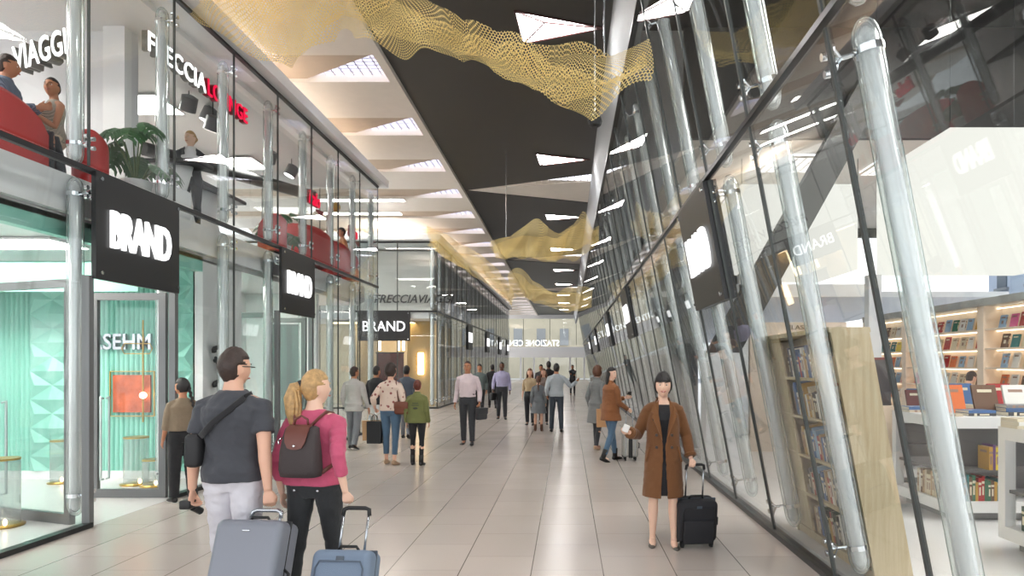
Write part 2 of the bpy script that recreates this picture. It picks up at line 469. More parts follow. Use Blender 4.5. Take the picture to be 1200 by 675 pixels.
# glass tubes with chrome clamps
def tube_proto(L_, name):
    r = empty(name)
    b = B(); b.tube([(0, 0, 0), (0, 0, .03), (0, 0, .07), (0, 0, .12), (0, 0, L_ - .12), (0, 0, L_ - .07), (0, 0, L_ - .03), (0, 0, L_)],
                    [.03, .055, .072, .080, .080, .072, .055, .03], 24)
    t = b.build('tube', G_TUBE, r, smooth=True)
    b = B(); b.tube([(0, 0, .05), (0, 0, .1), (0, 0, L_ - .1), (0, 0, L_ - .05)], [.02, .056, .056, .02], 20); b.build('streak_rod', M_CORE, r, smooth=True)  # white rod added inside to give the tube its bright streak
    c = B()
    for z in (.22, L_ - .18):
        c.tube([(0, 0, z - .02), (0, 0, z + .02)], [.084, .084], 20)
        c.cyl((.07, -.02, z), (.2, -.06, z), .014, 8)
        for dy, dz in ((.05, .05), (-.05, .05), (.05, -.05), (-.05, -.05)):
            c.cyl((.14, -.04, z), (.19, -.06 + dy, z + dz), .011, 8)
            c.cyl((.185, -.06 + dy, z + dz), (.215, -.06 + dy, z + dz), .024, 12)
    c.build('clamp', M_CHROME, r, smooth=False)
    return r
TL = tube_proto(3.62, 'glass_tube_column'); TL_k = [(c, []) for c in kids(TL)]
TU = tube_proto(2.5, 'glass_tube_column'); TU_k = [(c, []) for c in kids(TU)]
used = set()
def place_tube(proto, ks, loc, lean=0, flip=False, label='', group=''):
    if proto.name not in used: used.add(proto.name); r = proto; r.location = loc
    else: r = copy_tree(proto, ks, loc)
    r.rotation_euler = (0, -lean, PI) if flip else (0, lean, 0)
    r['label'] = label; r['category'] = 'column'; r['group'] = group
    return r
for i, y in enumerate(SY):
    k = i - 3
    lab = 'at the corner by the cross passage' if i == len(SY) - 1 else (f'{ordn(k)} beyond the first shop door' if k > 0 else ('beside the first shop door frame' if k == 0 else f'{ordn(-k - 1)} before the first shop door'))
    place_tube(TL, TL_k, (LX - .215, y + .10, .1), 0, False, f'clear glass tube column of the shop front, {lab}', 'lower glass tubes of the shop front')
    place_tube(TU, TU_k, (LX - .215, y + .10, 3.86), 0, False, f'clear glass tube column of the upstairs lounge front, {lab}', 'upper glass tubes of the lounge front')
# second block further on
F2 = [26.0 + P * k for k in range(0, 22)]
for i, y in enumerate(F2[:-1]):
    for z0, z1 in ((.05, 3.74), (3.82, 6.43)):
        pane((LX, y, z0), (LX, y, z1), (LX, y + P, z1), (LX, y + P, z0), (1, 0, 0), sw=.02)
for k in range(6):
    xa = LX - k * P; xb = xa - P
    for z0, z1 in ((.05, 3.74), (3.82, 6.43)):
        pane((xa, 26, z0), (xa, 26, z1), (xb, 26, z1), (xb, 26, z0), (0, 1, 0), sw=.04)
bar('trim_transom_far', (LX - .03, 26, 3.745), (LX + .03, F2[-1], 3.80)); bar('trim_top_far', (LX - .03, 26, 6.43), (LX + .03, F2[-1], 6.50))
bar('trim_transom_passage', (LX - 9.3, 25.97, 3.745), (LX, 26.03, 3.81)); bar('trim_top_passage', (LX - 9.3, 25.97, 6.43), (LX, 26.03, 6.50))
bar('trim_base_far', (LX - .05, 26, 0), (LX + .05, F2[-1], .06)); bar('trim_base_passage', (LX - 9.3, 25.95, 0), (LX, 26.05, .06))
for i, y in enumerate(F2):
    a = f'{ordn(i)} beyond the cross passage corner' if i < 12 else 'towards the far end of the block'
    place_tube(TL, TL_k, (LX - .215, y + .1, .1), 0, False, f'lower clear glass tube column of the farther block, {a}', 'lower tubes of the farther block' + (' end' if i >= 12 else ''))
    place_tube(TU, TU_k, (LX - .215, y + .1, 3.86), 0, False, f'upper clear glass tube column of the farther block, {a}', 'upper tubes of the farther block' + (' end' if i >= 12 else ''))
# eaves and roofs of the two blocks
def eave(name, y0, y1, x0=-4.86):
    struct(B().b2((-13.5, y0, 6.5), (x0, y1, 6.7)).build(name, M_WHITE))
eave('ceiling_eave_shops', -2, yend + .35); eave('ceiling_eave_far', 25.6, F2[-1] + .3)
for y0, y1, lb in ((2, yend, 'long added light strip lying on the roof of the shop block, shining at the coffers'), (26.5, F2[-1], 'long added light strip lying on the roof of the farther block')):  # strip lamps added out of sight to brighten the coffered ceiling
    r = empty('added_roof_uplight', (-7.5, 0, 6.7)); B().b2((-.35, y0, 0), (.35, y1, .05)).build('housing', M_WHITE, r); B().b2((-.3, y0, .05), (.3, y1, .055)).build('diffuser', emis('added_uplight', (255, 247, 240), 18), r)
    tag(r, lb, 'added light strip')

# ---- the leaning wall on the other side
RY = [5.25 + P * k for k in range(-4, 37)]
ang = -math.atan(.19)
def rp(y, z, off=0): return (RX(z) + off, y, z)
for i, y in enumerate(RY[:-1]):
    for z0, z1 in ((.05, 3.58), (3.66, 6.3)):
        pane(rp(y, z0), rp(y, z1), rp(y + P, z1), rp(y + P, z0), (1, 0, .19), seal=M_BROWNSEAM if i < 3 and z0 < 1 else M_SEAM, sw=.03)
def rbar(name, z, h, w_, m=M_DARK):
    a, e = RY[0], RY[-1]
    return struct(B().hexa([(RX(z) - w_, a, z), (RX(z) + w_, a, z), (RX(z) + w_, e, z), (RX(z) - w_, e, z),
                     (RX(z) - w_, a, z + h), (RX(z) + w_, a, z + h), (RX(z) + w_, e, z + h), (RX(z) - w_, e, z + h)]).build(name, m))
rbar('trim_base_leaning', 0, .05, .05); rbar('trim_transom_leaning', 3.6, .045, .035); rbar('trim_top_leaning', 6.3, .05, .04)
struct(B().b2((2.19, RY[0], 0), (2.3, RY[-1], .06)).build('trim_sill_leaning', mat('sill_stone', (205, 206, 206), .3)))
for i, y in enumerate(RY):
    k = i - 3
    a = ('towards the far end of the hall' if i > 14 else (f'{ordn(k)} along from the nearest one' if k > 0 else ('the nearest one in full view' if k == 0 else f'{ordn(-k-1)} before the nearest one in view')))
    place_tube(TL, TL_k, rp(y, .08, .215), ang, True, f'lower leaning glass tube column by the bookshop side, {a}', 'lower tubes of the leaning wall' + (' far' if i > 14 else ''))
    place_tube(TU, TU_k, rp(y, 3.72, .215), ang, True, f'upper leaning glass tube column by the bookshop side, {a}', 'upper tubes of the leaning wall' + (' far' if i > 14 else ''))

# ---------------------------------------------------------------- BRAND signs
def sign(name, lo, up, cen, xa, ya, n, w_, h_, label, ltr='BRAND', lw=.72, lh=.36, bold=.022, thick=.05, group=None, lm=None, space=.93):
    """board centred on cen; xa reading direction, ya up, n towards the viewer"""
    r = empty(name, cen)
    X, Y_, Z = V(xa).normalized(), V(ya).normalized(), V(n).normalized()
    b = B(); c = []
    for dz in (-thick, 0):
        for dx, dy in ((-1, -1), (1, -1), (1, 1), (-1, 1)): c.append(X * dx * w_ / 2 + Y_ * dy * h_ / 2 + Z * dz)
    b.hexa(c); recalc(b.build('board', M_SIGN, r))
    text('lettering', ltr, w_ * lw, h_ * lh, Z * .001, X, Y_, lm or M_LETTER, r, .03, bold, space=space)
    for dx, dy in ((-1, 1), (1, 1), (-1, -1), (1, -1)):
        f = B(); p = X * dx * (w_ / 2 - .06) + Y_ * dy * (h_ / 2 - .07); f.cyl(p, p + Z * .03, .022, 12)
        f.build('bolt', M_CHROME, r)
    tag(r, label, 'sign', group)
    return r
for y, lb in ((7.08, 'black hanging sign with glowing letters over the first shop door'), (11.70, 'black hanging sign over the second shop door, smaller in view')):
    sign('hanging_sign', 0, 0, (LX + .07, y + P / 2, 3.2), (0, 1, 0), (0, 0, 1), (1, 0, 0), P - .02, 1.14, lb)
upv = V((-.19, 0, 1)).normalized()
for i, y in enumerate((6.79, 16.03, 23.73, 34.5, 43.8)):
    z = 2.98
    sign('hanging_sign', 0, 0, (RX(z) - .06, y + P / 2, z), (0, -1, 0), upv, V((-1, 0, -.19)), P - .02, 1.22,
         f'black sign hanging on the leaning glass wall, {ordn(i)} along the hall', lm=M_LETTER, thick=.14)
for i, y in enumerate((F2[5], F2[10], F2[15], F2[19])):
    sign('hanging_sign', 0, 0, (LX + .07, y + P / 2, 3.1), (0, 1, 0), (0, 0, 1), (1, 0, 0), P - .02, 1.25,
         f'black sign on the farther shop block, {ordn(i)} beyond the cross passage', lw=.8, lh=.4)
M_LET2 = emis('white_letters', (255, 255, 255), 1.3)
sign('hanging_sign', 0, 0, (-7.1, 25.93, 3.2), (1, 0, 0), (0, 0, 1), (0, -1, 0), 2.0, 1.14, 'wide black sign across the passage shop, facing the hall end on', lw=.82, lh=.34, bold=0, lm=M_LET2, space=1)
M_DKLET = mat('dark_lettering', (60, 58, 58), .4)
o = text('wall_lettering', 'FRECCIAVIAGGI', 3.3, .34, (-6.3, 27.6, 4.42), (1, 0, 0), (0, 0, 1), M_DKLET, None, .05, .01, .3)
tag(o, 'dark slanted lettering on the pale upstairs wall beyond the passage', 'lettering')

# ---------------------------------------------------------------- door frames at the two entrances
def door(hx, hy, wx, wy, label, zt=2.64):
    """framed glass leaf standing open; (hx,hy) hinge, (wx,wy) free end"""
    r = empty('glass_door', (hx, hy, 0)); a, e = V((0, 0, 0)), V((wx - hx, wy - hy, 0))
    u = e.normalized(); n = V((-u.y, u.x, 0)) * .03; Lh = e.length; fr = .09
    f = B()
    def seg(s0, s1, z0, z1, k=1):
        p, q = u * s0, u * s1
        f.hexa([p - n * k + V((0, 0, z0)), q - n * k + V((0, 0, z0)), q + n * k + V((0, 0, z0)), p + n * k + V((0, 0, z0)),
                p - n * k + V((0, 0, z1)), q - n * k + V((0, 0, z1)), q + n * k + V((0, 0, z1)), p + n * k + V((0, 0, z1))])
    seg(0, fr, .0, zt); seg(Lh - fr, Lh, 0, zt); seg(fr, Lh - fr, zt - fr, zt); seg(fr, Lh - fr, 0, .11)
    recalc(f.build('frame', M_FRAME, r))
    g = B(); f2 = f; f = g; 
    p, q = u * fr, u * (Lh - fr); k = .2
    g.hexa([p - n * k + V((0, 0, .11)), q - n * k + V((0, 0, .11)), q + n * k + V((0, 0, .11)), p + n * k + V((0, 0, .11)),
            p - n * k + V((0, 0, zt - fr)), q - n * k + V((0, 0, zt - fr)), q + n * k + V((0, 0, zt - fr)), p + n * k + V((0, 0, zt - fr))])
    recalc(g.build('pane', G_PANE, r))
    h = B(); s = Lh * .13; c = u * (Lh - .17)
    for sgn in (-1, 1):
        m_ = n * sgn * 2.6 
        h.tube([c + n * sgn + V((0, 0, 1.28)), c + m_ + V((0, 0, 1.3)), c + m_ + V((0, 0, 1.22)), c + m_ + V((0, 0, .3)), c + m_ + V((0, 0, .24)), c + n * sgn + V((0, 0, .24))], .014, 8)
    h.build('handle', mat('clear_handle', (220, 232, 230), .15, metal=.5), r, smooth=True)
    tag(r, label, 'door')
    return r
door(-5.18, 8.66, -6.15, 8.66, 'grey framed glass door leaf standing open at the turquoise shop, far side')
door(-5.32, 7.2, -6.62, 7.66, 'grey framed glass door leaf at the turquoise shop, near side by the tube')
door(-5.18, 13.28, -5.95, 13.28, 'grey framed glass door leaf open at the second shop, far side')
door(-5.3, 11.9, -6.1, 11.98, 'grey framed glass door leaf open at the second shop, near side')
for y in (7.08, 8.62, 11.70, 13.24):
    bar('trim_jamb', (LX - .05, y - .035, 0), (LX + .03, y + .035 , 2.66), M_FRAME)
# ---------------------------------------------------------------- shop block shell
M_TURQ = mat('turquoise_wall', (142, 204, 188), .38, vary=.04, bscale=20)
M_GREYW = mat('grey_white_wall', (230, 230, 231), .5)
struct(B().b2((-13.4, 4.2 - 2, 3.4), (-5.42, yend - .15, 3.76)).build('floor_lounge', mat('lounge_floor', (190, 186, 182), .35)))
struct(B().b2((-5.46, 2.0, 3.36), (-5.38, yend - .1, 3.77)).build('trim_fascia_shops', M_WHITE))
struct(B().b2((-13.4, 2, 3.28), (-5.5, yend - .1, 3.4)).build('ceiling_shops', M_GREYW))
bb = B().b2((-5.62, 2, 3.12), (-5.5, 10.1, 3.34)); struct(bb.build('trim_valance', M_TURQ))
struct(B().b2((-13.5, 2, 0), (-13.4, yend, 3.3)).build('wall_shops_back', M_GREYW))
# turquoise party wall: ribbed strips and pyramid tufted strips, facing the entrance
WYY = 10.1
struct(B().b2((-13.4, WYY, 0), (-5.62, WYY + .12, 3.3)).build('wall_turquoise', M_TURQ))
def ribbed(x0, x1, z0=.12, z1=3.12):
    b = B(); n = int((x1 - x0) / .075); w_ = (x1 - x0) / n
    for k in range(n):
        xa = x0 + k * w_; pr = [(xa, 0), (xa + w_ * .25, -.022), (xa + w_ * .5, -.03), (xa + w_ * .75, -.022), (xa + w_, 0)]
        for (a, p), (c, q) in zip(pr[:-1], pr[1:]):
            b.add([(a, WYY + p - .002, z0), (c, WYY + q - .002, z0), (c, WYY + q - .002, z1), (a, WYY + p - .002, z1)], [(0, 1, 2, 3)])
    return b.build('wall_ribbed_panel', M_TURQ)
def tufted(x0, x1, z0=.12, z1=3.12):
    b = B(); b.b2((x0, WYY - .01, z0), (x1, WYY, z1)); w_ = x1 - x0; hh = .44; n = int(round((z1 - z0) / hh)); hh = (z1 - z0) / n
    y = WYY - .012
    for k in range(n):
        za, zb = z0 + k * hh, z0 + (k + 1) * hh; zc = (za + zb) / 2; xc = (x0 + x1) / 2
        b.add([(x0, y, zc), (xc, y, za), (x1, y, zc), (xc, y, zb), (xc, y - .085, zc)], [(0, 1, 4), (1, 2, 4), (2, 3, 4), (3, 0, 4)])
    for k in range(n + 1):
        z = z0 + k * hh; xc = (x0 + x1) / 2
        for s in (-1, 1):
            xe = x0 if s < 0 else x1; xm = xe
            pk = (xe - s * w_ * .17, y - .06, z)
            top = (xe, y, min(z + hh / 2, z1)); bot = (xe, y, max(z - hh / 2, z0)); mid = (xc, y, z)
            if s > 0: b.add([mid, bot, top, pk], [(0, 1, 3), (1, 2, 3), (2, 0, 3)])
            else: b.add([mid, bot, top, pk], [(1, 0, 3), (2, 1, 3), (0, 2, 3)])
    return b.build('wall_tufted_panel', M_TURQ)
for o in (ribbed(-9.9, -8.1), tufted(-8.1, -7.42), ribbed(-7.42, -6.22), tufted(-6.22, -5.64)): struct(o)
struct(B().b2((-13.4, WYY - .03, 0), (-5.62, WYY + .01, .12)).build('baseboard_turquoise', M_WHITE))
# curved turquoise niche above the door line
struct(B().b2((-9.9, 9.2, 2.72), (-5.9, 9.25, 3.12)).build('trim_turquoise_band', M_TURQ))
o = text('shop_lettering', 'ARSEHM', 1.1, .24, (-6.78, WYY - .045, 2.06), (1, 0, 0), (0, 0, 1), M_ALU, None, .05, .015); tag(o, 'silver capital letters on the turquoise ribbed wall', 'lettering')
for k, x in enumerate((-8.9, -7.2, -6.4)):
    pass
struct(B().b2((-5.66, WYY, 0), (-5.50, 11.3, 3.3)).build('wall_display', M_WHITE))
struct(B().b2((-13.4, 14.8, 0), (-5.55, 14.95, 3.3)).build('wall_second_shop', M_GREYW))
struct(B().b2((-9.9, 11.9, 0), (-9.8, 17.8, 3.3)).build('wall_second_back', M_GREYW))
struct(B().b2((-7.2, 13.9, 0), (-7.1, 14.8, 3.3)).build('wall_second_fin', M_WHITE))
struct(B().b2((-6.6, 14.74, .5), (-5.9, 14.8, 2.6)).build('wall_poster_panel', mat('grey_poster', (120, 124, 126), .3)))
# light panels added in the shop ceilings to brighten the interiors
def strip(name, c, s, label, m=M_PANEL, cat='ceiling light', group='light panels in the shop ceilings'):
    r = empty(name, c); x, y, z = s
    B().b2((-x / 2, -y / 2, 0), (x / 2, y / 2, .03)).build('frame', M_WHITE, r)
    B().b2((-x / 2 + .02, -y / 2 + .02, -.006), (x / 2 - .02, y / 2 - .02, 0)).build('diffuser', m, r)
    return tag(r, label, cat, group)
strip('panel_or_fill_light', (-7.6, 6.2, 3.24), (2.6, .7, 0), 'added white fill panel in the turquoise shop ceiling, near the front')
strip('panel_or_fill_light', (-7.6, 8.5, 3.24), (2.6, .7, 0), 'added white fill panel in the turquoise shop ceiling, by the door')
strip('panel_or_fill_light', (-6.6, 11.1, 3.24), (1.2, .5, 0), 'small added fill panel in the shop ceiling by the white display wall')
strip('panel_or_fill_light', (-7.6, 12.4, 3.24), (2.6, .7, 0), 'added white fill panel in the second shop ceiling')
strip('panel_or_fill_light', (-7.6, 16.4, 3.24), (2.6, .7, 0), 'added white fill panel in the corner shop ceiling')
# ---------------------------------------------------------------- lounge upstairs
M_RED = mat('red_leather', (186, 40, 38), .45, bump=.1, bscale=90)
M_LOUNGEW = mat('lounge_wall', (226, 226, 228), .5)
struct(B().b2((-12.4, 9.45, ZF), (-6.15, 9.6, 6.45)).build('wall_lounge_cross', M_LOUNGEW))
struct(B().b2((-12.5, 2, ZF), (-12.4, yend, 6.45)).build('wall_lounge_back', M_LOUNGEW))
struct(B().b2((-12.4, yend - .3, ZF), (-9.5, yend - .15, 6.45)).build('wall_lounge_end', M_LOUNGEW))
struct(B().b2((-6.45, 9.3, ZF), (-6.15, 9.6, 6.45)).build('column_lounge', M_WHITE))
struct(B().b2((-12.4, 2, 6.42), (LX - .45, yend, 6.5)).build('ceiling_lounge', M_WHITE))
M_LETW = emis('white_halo_letters', (255, 255, 255), 1.5)
M_LETSIDE = mat('letter_side', (120, 118, 112), .4)
def channel(s, w_, h_, o, xa, ya, mface, mside, d, label, name='wall_lettering', bold=.02, parent=None, space=1.05, shear=0):
    X, Y_ = V(xa).normalized(), V(ya).normalized(); n = X.cross(Y_)
    r = empty(name, o)
    text('letter_sides', s, w_, h_, (0, 0, 0), X, Y_, mside, r, d, bold, space=space, shear=shear)
    text('letter_faces', s, w_ * .995, h_ * .98, n * (d + .001), X, Y_, mface, r, .012, bold * .3, space=space, shear=shear)
    return tag(r, label, 'lettering')
channel('VIAGGI', 1.02, .34, (-6.88, 8.95, 5.85), (1, -.35, .10), (-.10, 0, 1), M_LETW, M_LETSIDE, .16, 'white glowing capital letters on the lounge wall above the seated couple')
channel('FRECCIA', 1.42, .27, (-5.62, 9.55, 6.0), (0, 1, 0), (0, 0, 1), M_LETW, M_LETSIDE, .08, 'white glowing letters of the lounge name behind the upper glass')
M_REDLET = emis('red_letters', (226, 22, 62), 1.0); M_REDSIDE = mat('red_letter_side', (150, 14, 34), .4)
channel('LOUNGE', 1.28, .26, (-5.62, 10.95, 6.0), (0, 1, 0), (0, 0, 1), M_REDLET, M_REDSIDE, .08, 'red glowing letters continuing the lounge name')
for y, lb in ((14.3, 'small red slanted word logo behind the upper glass, nearer one'), (16.9, 'small red slanted word logo by the end of the lounge')):
    r = channel('italo', .62, .3, (-5.45, y, 5.25 if y < 15 else 5.05), (0, 1, 0), (0, 0, 1), M_REDLET, M_REDSIDE, .05, lb, 'hanging_lettering', .03, shear=.2)
    b = B(); b.prism([(.02, .1, -.2), (.02, .42, -.28), (.02, .5, -.2), (.02, .44, -.17)], (.05, 0, 0)); b.build('tail_mark', M_REDSIDE, r)
channel('GO', .62, .42, (-8.3, 14.0, 5.6), (1, 0, 0), (0, 0, 1), M_LETW, M_LETSIDE, .1, 'round white letters behind the blonde receptionist')
def suspended(name, p, top, parts, label, group=None, m=None):
    pass
# spot pendants
M_DRUM = mat('grey_drum', (112, 114, 116), .4)
def drum(p, tilt, lb):
    r = empty('pendant_spot', p)
    M = Matrix.Rotation(tilt, 3, 'X') @ Matrix.Rotation(.4, 3, 'Y')
    b = B(); b.tube([M @ V((0, 0, -.13)), M @ V((0, 0, .11)), M @ V((0, 0, .14))], [.13, .13, .06], 20); b.build('shade', M_DRUM, r, smooth=True, auto=True)
    e = B(); e.tube([M @ V((0, 0, -.134)), M @ V((0, 0, -.13))], [.115, .115], 20); e.build('lens', emis('lens', (255, 252, 245), 3), r)
    c = B(); c.cyl((0, 0, .1), (0, 0, 6.42 - p[2]), .008, 6); c.build('cord', M_BLACK, r)
    tag(r, lb, 'pendant lamp')
drum((-6.5, 11.5, 6.2), .4, 'grey drum pendant spot left of the red letters')
drum((-6.5, 12.15, 6.25), -.1, 'grey drum pendant spot, middle of the three by the red letters')
drum((-6.3, 11.9, 6.0), .2, 'grey drum pendant spot hanging lowest under the red letters')
drum((-6.3, 14.2, 6.12), .3, 'grey drum pendant spot deeper in the lounge')
drum((-6.3, 15.3, 6.14), -.2, 'grey drum pendant spot deepest in the lounge')
r = empty('pendant_globe', (-5.5, 15.9, 5.45)); b = B(); b.ell((0, 0, 0), .11, 16, 12); b.build('globe', M_GOLD, r, smooth=True)
b = B(); b.cyl((0, 0, .1), (0, 0, .97), .006, 6); b.build('cord', M_BLACK, r); tag(r, 'round brass globe pendant behind the upper glass', 'pendant lamp')
# counters and tables
def table(x, y, lx, ly, h, label, m=M_DARK, cat='table', pod=True):
    r = empty('lounge_table', (x, y, ZF))
    B().rbox((0, 0, h), (lx, ly, .07), .02).build('table_top', m, r)
    b = B(); b.rings([b.ering(z, a, c, 0, 0, 20) for z, a, c in ((0, lx * .36, ly * .3), (.1, lx * .33, ly * .28), (h * .6, lx * .2, ly * .2), (h - .03, lx * .3, ly * .3))])
    b.build('pedestal', M_WHITE, r, smooth=True)
    return tag(r, label, cat)
table(-6.0, 10.2, 1.0, .46, .98, 'dark topped reception counter in front of the blonde woman')
table(-6.5, 12.0, .7, 1.7, 1.02, 'dark topped counter in the lounge past the receptionist')
def whitedesk(x, y, sx, sy, h, lb):
    r = B(); r.rbox((0, 0, h / 2), (sx, sy, h), .08, 4)
    tag(r.build('white_desk', M_WHITE, loc=(x, y, ZF)), lb, 'desk')
whitedesk(-5.72, 9.45, .55, .6, .45, 'low white rounded table upstairs beside the monstera')
# booths and chairs
def booth(x, y, R, h, a0, a1, lb, name='red_booth', legs=False):
    r = empty(name, (x, y, ZF)); n = 22
    rs = []
    for k in range(n + 1):
        t = a0 + (a1 - a0) * k / n; s = math.sin(PI * k / n) ** .45 if k not in (0, n) else .12
        hh = .42 + (h - .42) * s
        c, q = math.cos(t), math.sin(t)
        rs.append([V(((R - d) * c, (R - d) * q, z)) for d, z in ((0, .08), (.0, hh * .6), (.0, hh - .05), (.05, hh), (.12, hh - .05), (.14, hh * .6), (.14, .08))])
    b = B(); b.rings(rs, True); recalc(b.build('shell', M_RED, r, smooth=True, auto=True))
    s = B(); s.rings([s.ering(z, q, q, 0, 0, 24) for z, q in ((.1, R * .7), (.14, R * .76), (.4, R * .78), (.45, R * .72))]); s.build('seat', M_RED, r, smooth=True, auto=True)
    f = B(); f.cyl((0, 0, 0), (0, 0, .1), R * .5, 20); f.build('base', M_DARK, r)
    return tag(r, lb, 'seat')
booth(-6.4, 7.15, .78, .86, -PI * 1.0, PI * .05, 'big round-backed red booth upstairs in front of the seated man')
booth(-5.84, 8.2, .19, .78, -PI * .9, PI * .25, 'small red armchair upstairs beside the monstera')
booth(-5.62, 12.75, .26, .78, -PI * .8, PI * .3, 'red armchair behind the glass above the second sign')
booth(-5.98, 14.95, .75, .95, -PI * .9, PI * .1, 'wide red booth upstairs over the second shop door')
booth(-5.8, 16.4, .5, .9, -PI * .9, PI * .1, 'red booth behind the person at the end of the lounge')
booth(-5.7, 17.3, .3, .85, -PI * .9, PI * .1, 'last red chair at the end of the lounge')
# monstera plants
M_LEAF = mat('monstera_leaf', (62, 102, 62), .35, vary=.2, bscale=12); M_STEM = mat('plant_stem', (84, 110, 60), .5)
def leaf(b, base, d, size, droop):
    d = V(d).normalized(); s = d.cross(V((0, 0, 1))).normalized(); u = s.cross(d)
    n = 7
    def P_(t, a): return base + d * (t * size) + s * (a * size) - V((0, 0, 1)) * (droop * size * (.25 * t + t * t + .9 * a * a))
    for sg in (-1, 1):
        for k in range(n):
            t0 = .02 + k / n * .93; t1 = t0 + .085; wd = .52 * math.sin(PI * min(1, (t0 + .22) * .82)) + .05
            b.add([P_(t0, 0), P_(t1 + .03, 0), P_(t1 + .20, sg * wd), P_(t0 + .14, sg * wd * 1.02), P_(t0 + .03, sg * wd * .5), P_(t1 + .07, sg * wd * .5)],
                  [(0, 1, 5, 4), (4, 5, 2, 3)])
def monstera(x, y, h, lb, n=9, seed=1):
    n += 5
    rn = random.Random(seed); r = empty('potted_monstera', (x, y, ZF))
    p = B(); p.rings([p.ering(z, q, q, 0, 0, 20) for z, q in ((0, .13), (.03, .15), (.3, .19), (.32, .19), (.32, .17), (.27, .165))]); p.build('pot', mat('white_pot', (225, 225, 222), .4), r, smooth=True, auto=True)
    for k in range(n):
        a = TAU * k / n + rn.uniform(-.3, .3); hh = h * (.5 + .5 * k / n); rr = rn.uniform(.12, .3)
        e = V((rr * math.cos(a), rr * math.sin(a), hh))
        s = B(); s.tube([(0, 0, .27), (e.x * .35, e.y * .35, hh * .6), e], [.012, .01, .008], 6); s.build('stem', M_STEM, r, smooth=True)
        l = B(); leaf(l, e, (math.cos(a), math.sin(a), .35), rn.uniform(.24, .34), .85); o = l.build('leaf', M_LEAF, r)
        m = o.modifiers.new('s', 'SOLIDIFY'); m.thickness = .004
    return tag(r, lb, 'plant')
monstera(-5.62, 8.72, 1.05, 'green monstera upstairs beside the red armchair', 9, 3)
monstera(-5.75, 13.45, 1.0, 'green monstera upstairs behind the glass over the second sign', 8, 8)
strip('lounge_light', (-7.6, 7.4, 6.36), (1.0, .5, 0), 'added white ceiling light in front of the lounge cross wall', group='lounge ceiling lights')  # extra lamp added above the view to brighten the lounge front
strip('lounge_light', (-8.2, 6.0, 6.36), (2.2, .9, 0), 'white ceiling light over the seated couple upstairs', group='lounge ceiling lights')
strip('lounge_light', (-8.2, 12.0, 6.36), (2.2, .9, 0), 'white ceiling light over the lounge reception', group='lounge ceiling lights')
strip('lounge_light', (-8.2, 15.5, 6.36), (2.2, .9, 0), 'white ceiling light at the end of the lounge', group='lounge ceiling lights')
b = B(); b.cyl((-8.6, 13.6, 6.1), (-6.6, 17.4, 6.1), .14, 16); tag(b.build('air_duct', M_DARK, smooth=True, auto=True), 'dark round duct under the lounge ceiling', 'duct')

# ---------------------------------------------------------------- turquoise shop contents
def vase(x, y, rad, h, lb, lit=True):
    r = empty('glass_cylinder_vase', (x, y, 0))
    b = B(); b.tube([(0, 0, .02), (0, 0, h)], [rad, rad], 28); b.build('glass', G_VASE, r, smooth=True, auto=True)
    c = B(); c.cyl((0, 0, h - .015), (0, 0, h + .005), rad * 1.02, 28); c.build('rim', M_GOLD, r)
    c = B(); c.rings([c.ering(z, q, q, 0, 0, 28) for z, q in ((0, rad * 1.25), (.02, rad * 1.3), (.035, rad * .8))]); c.build('base_tray', M_GOLD, r, smooth=True)
    if lit:
        f = B(); f.ell((rad * .9, -rad * .9, .07), (.02, .02, .035), 10, 8); f.build('candle_light', M_WARM, r)
    tag(r, lb, 'vase')
vase(-6.0, 7.12, .15, .72, 'large clear cylinder vase with a candle by the shop window')
vase(-7.35, 9.7, .12, .62, 'clear cylinder vase against the turquoise wall near the tufted panel')
vase(-6.18, 9.6, .16, .68, 'tall clear cylinder vase under the orange picture')
vase(-5.85, 9.45, .13, .38, 'short clear cylinder vase beside the tall one under the picture')
r = empty('wall_picture', (-6.53, WYY - .05, 1.28))
B().box((0, 0, 0), (.56, .03, .56)).build('canvas', None or mat('orange_picture', (140, 66, 36), .5, vary=.75, bscale=26, vscale=5), r)
f = B()
for s in (-1, 1): f.box((s * .33, 0, 0), (.012, .02, .68)); f.box((0, 0, s * .335), (.67, .02, .012))
f.build('frame', M_GOLD, r)
g = B(); g.cyl((.2, -.06, -.42), (.2, -.06, 1.1), .012, 8); g.tube([(-.08, -.06, .75), (.3, -.06, .75), (.34, -.06, .68), (.3, -.06, .6), (-.08, -.06, .6), (-.12, -.06, .68), (-.08, -.06, .75)], .008, 6)
g.build('brass_rod', M_GOLD, r); e = B(); e.ell((.22, -.09, -.02), .05, 12, 8); e.build('bulb', M_WARM, r)
tag(r, 'orange abstract picture in a thin gold frame on the turquoise wall', 'picture')
M_SHOE = mat('dark_shoe', (58, 56, 58), .45)
def displayshoe(x, y, z, rot, lb):
    b = B(); b.tube([(0, -.13, 0), (0, -.09, .01), (0, 0, 0), (0, .09, -.01), (0, .14, -.015)], [.025, .036, .034, .04, .02], 12, flat=.8, rnd=True)
    b.box((0, -.1, -.035), (.05, .05, .03)); o = b.build('display_shoe', M_SHOE, smooth=True, loc=(x, y, z), rot=(rot, 0, 0)); return tag(o, lb, 'shoe', 'shoes on the white display wall')
for k, (y, z, rt, c) in enumerate(((10.4, 1.98, .3, 'topmost'), (10.44, 1.72, -.9, 'second from the top'), (10.42, 1.45, .3, 'third from the top'), (10.4, .72, .1, 'lowest but one'), (10.46, .38, .2, 'lowest'))):
    displayshoe(-5.44, y, z, rt, f'dark shoe on the white display wall, {c}')
displayshoe(-7.25, 10.0, 1.32, 1.3, 'dark brown object hanging upright on the tufted turquoise panel')
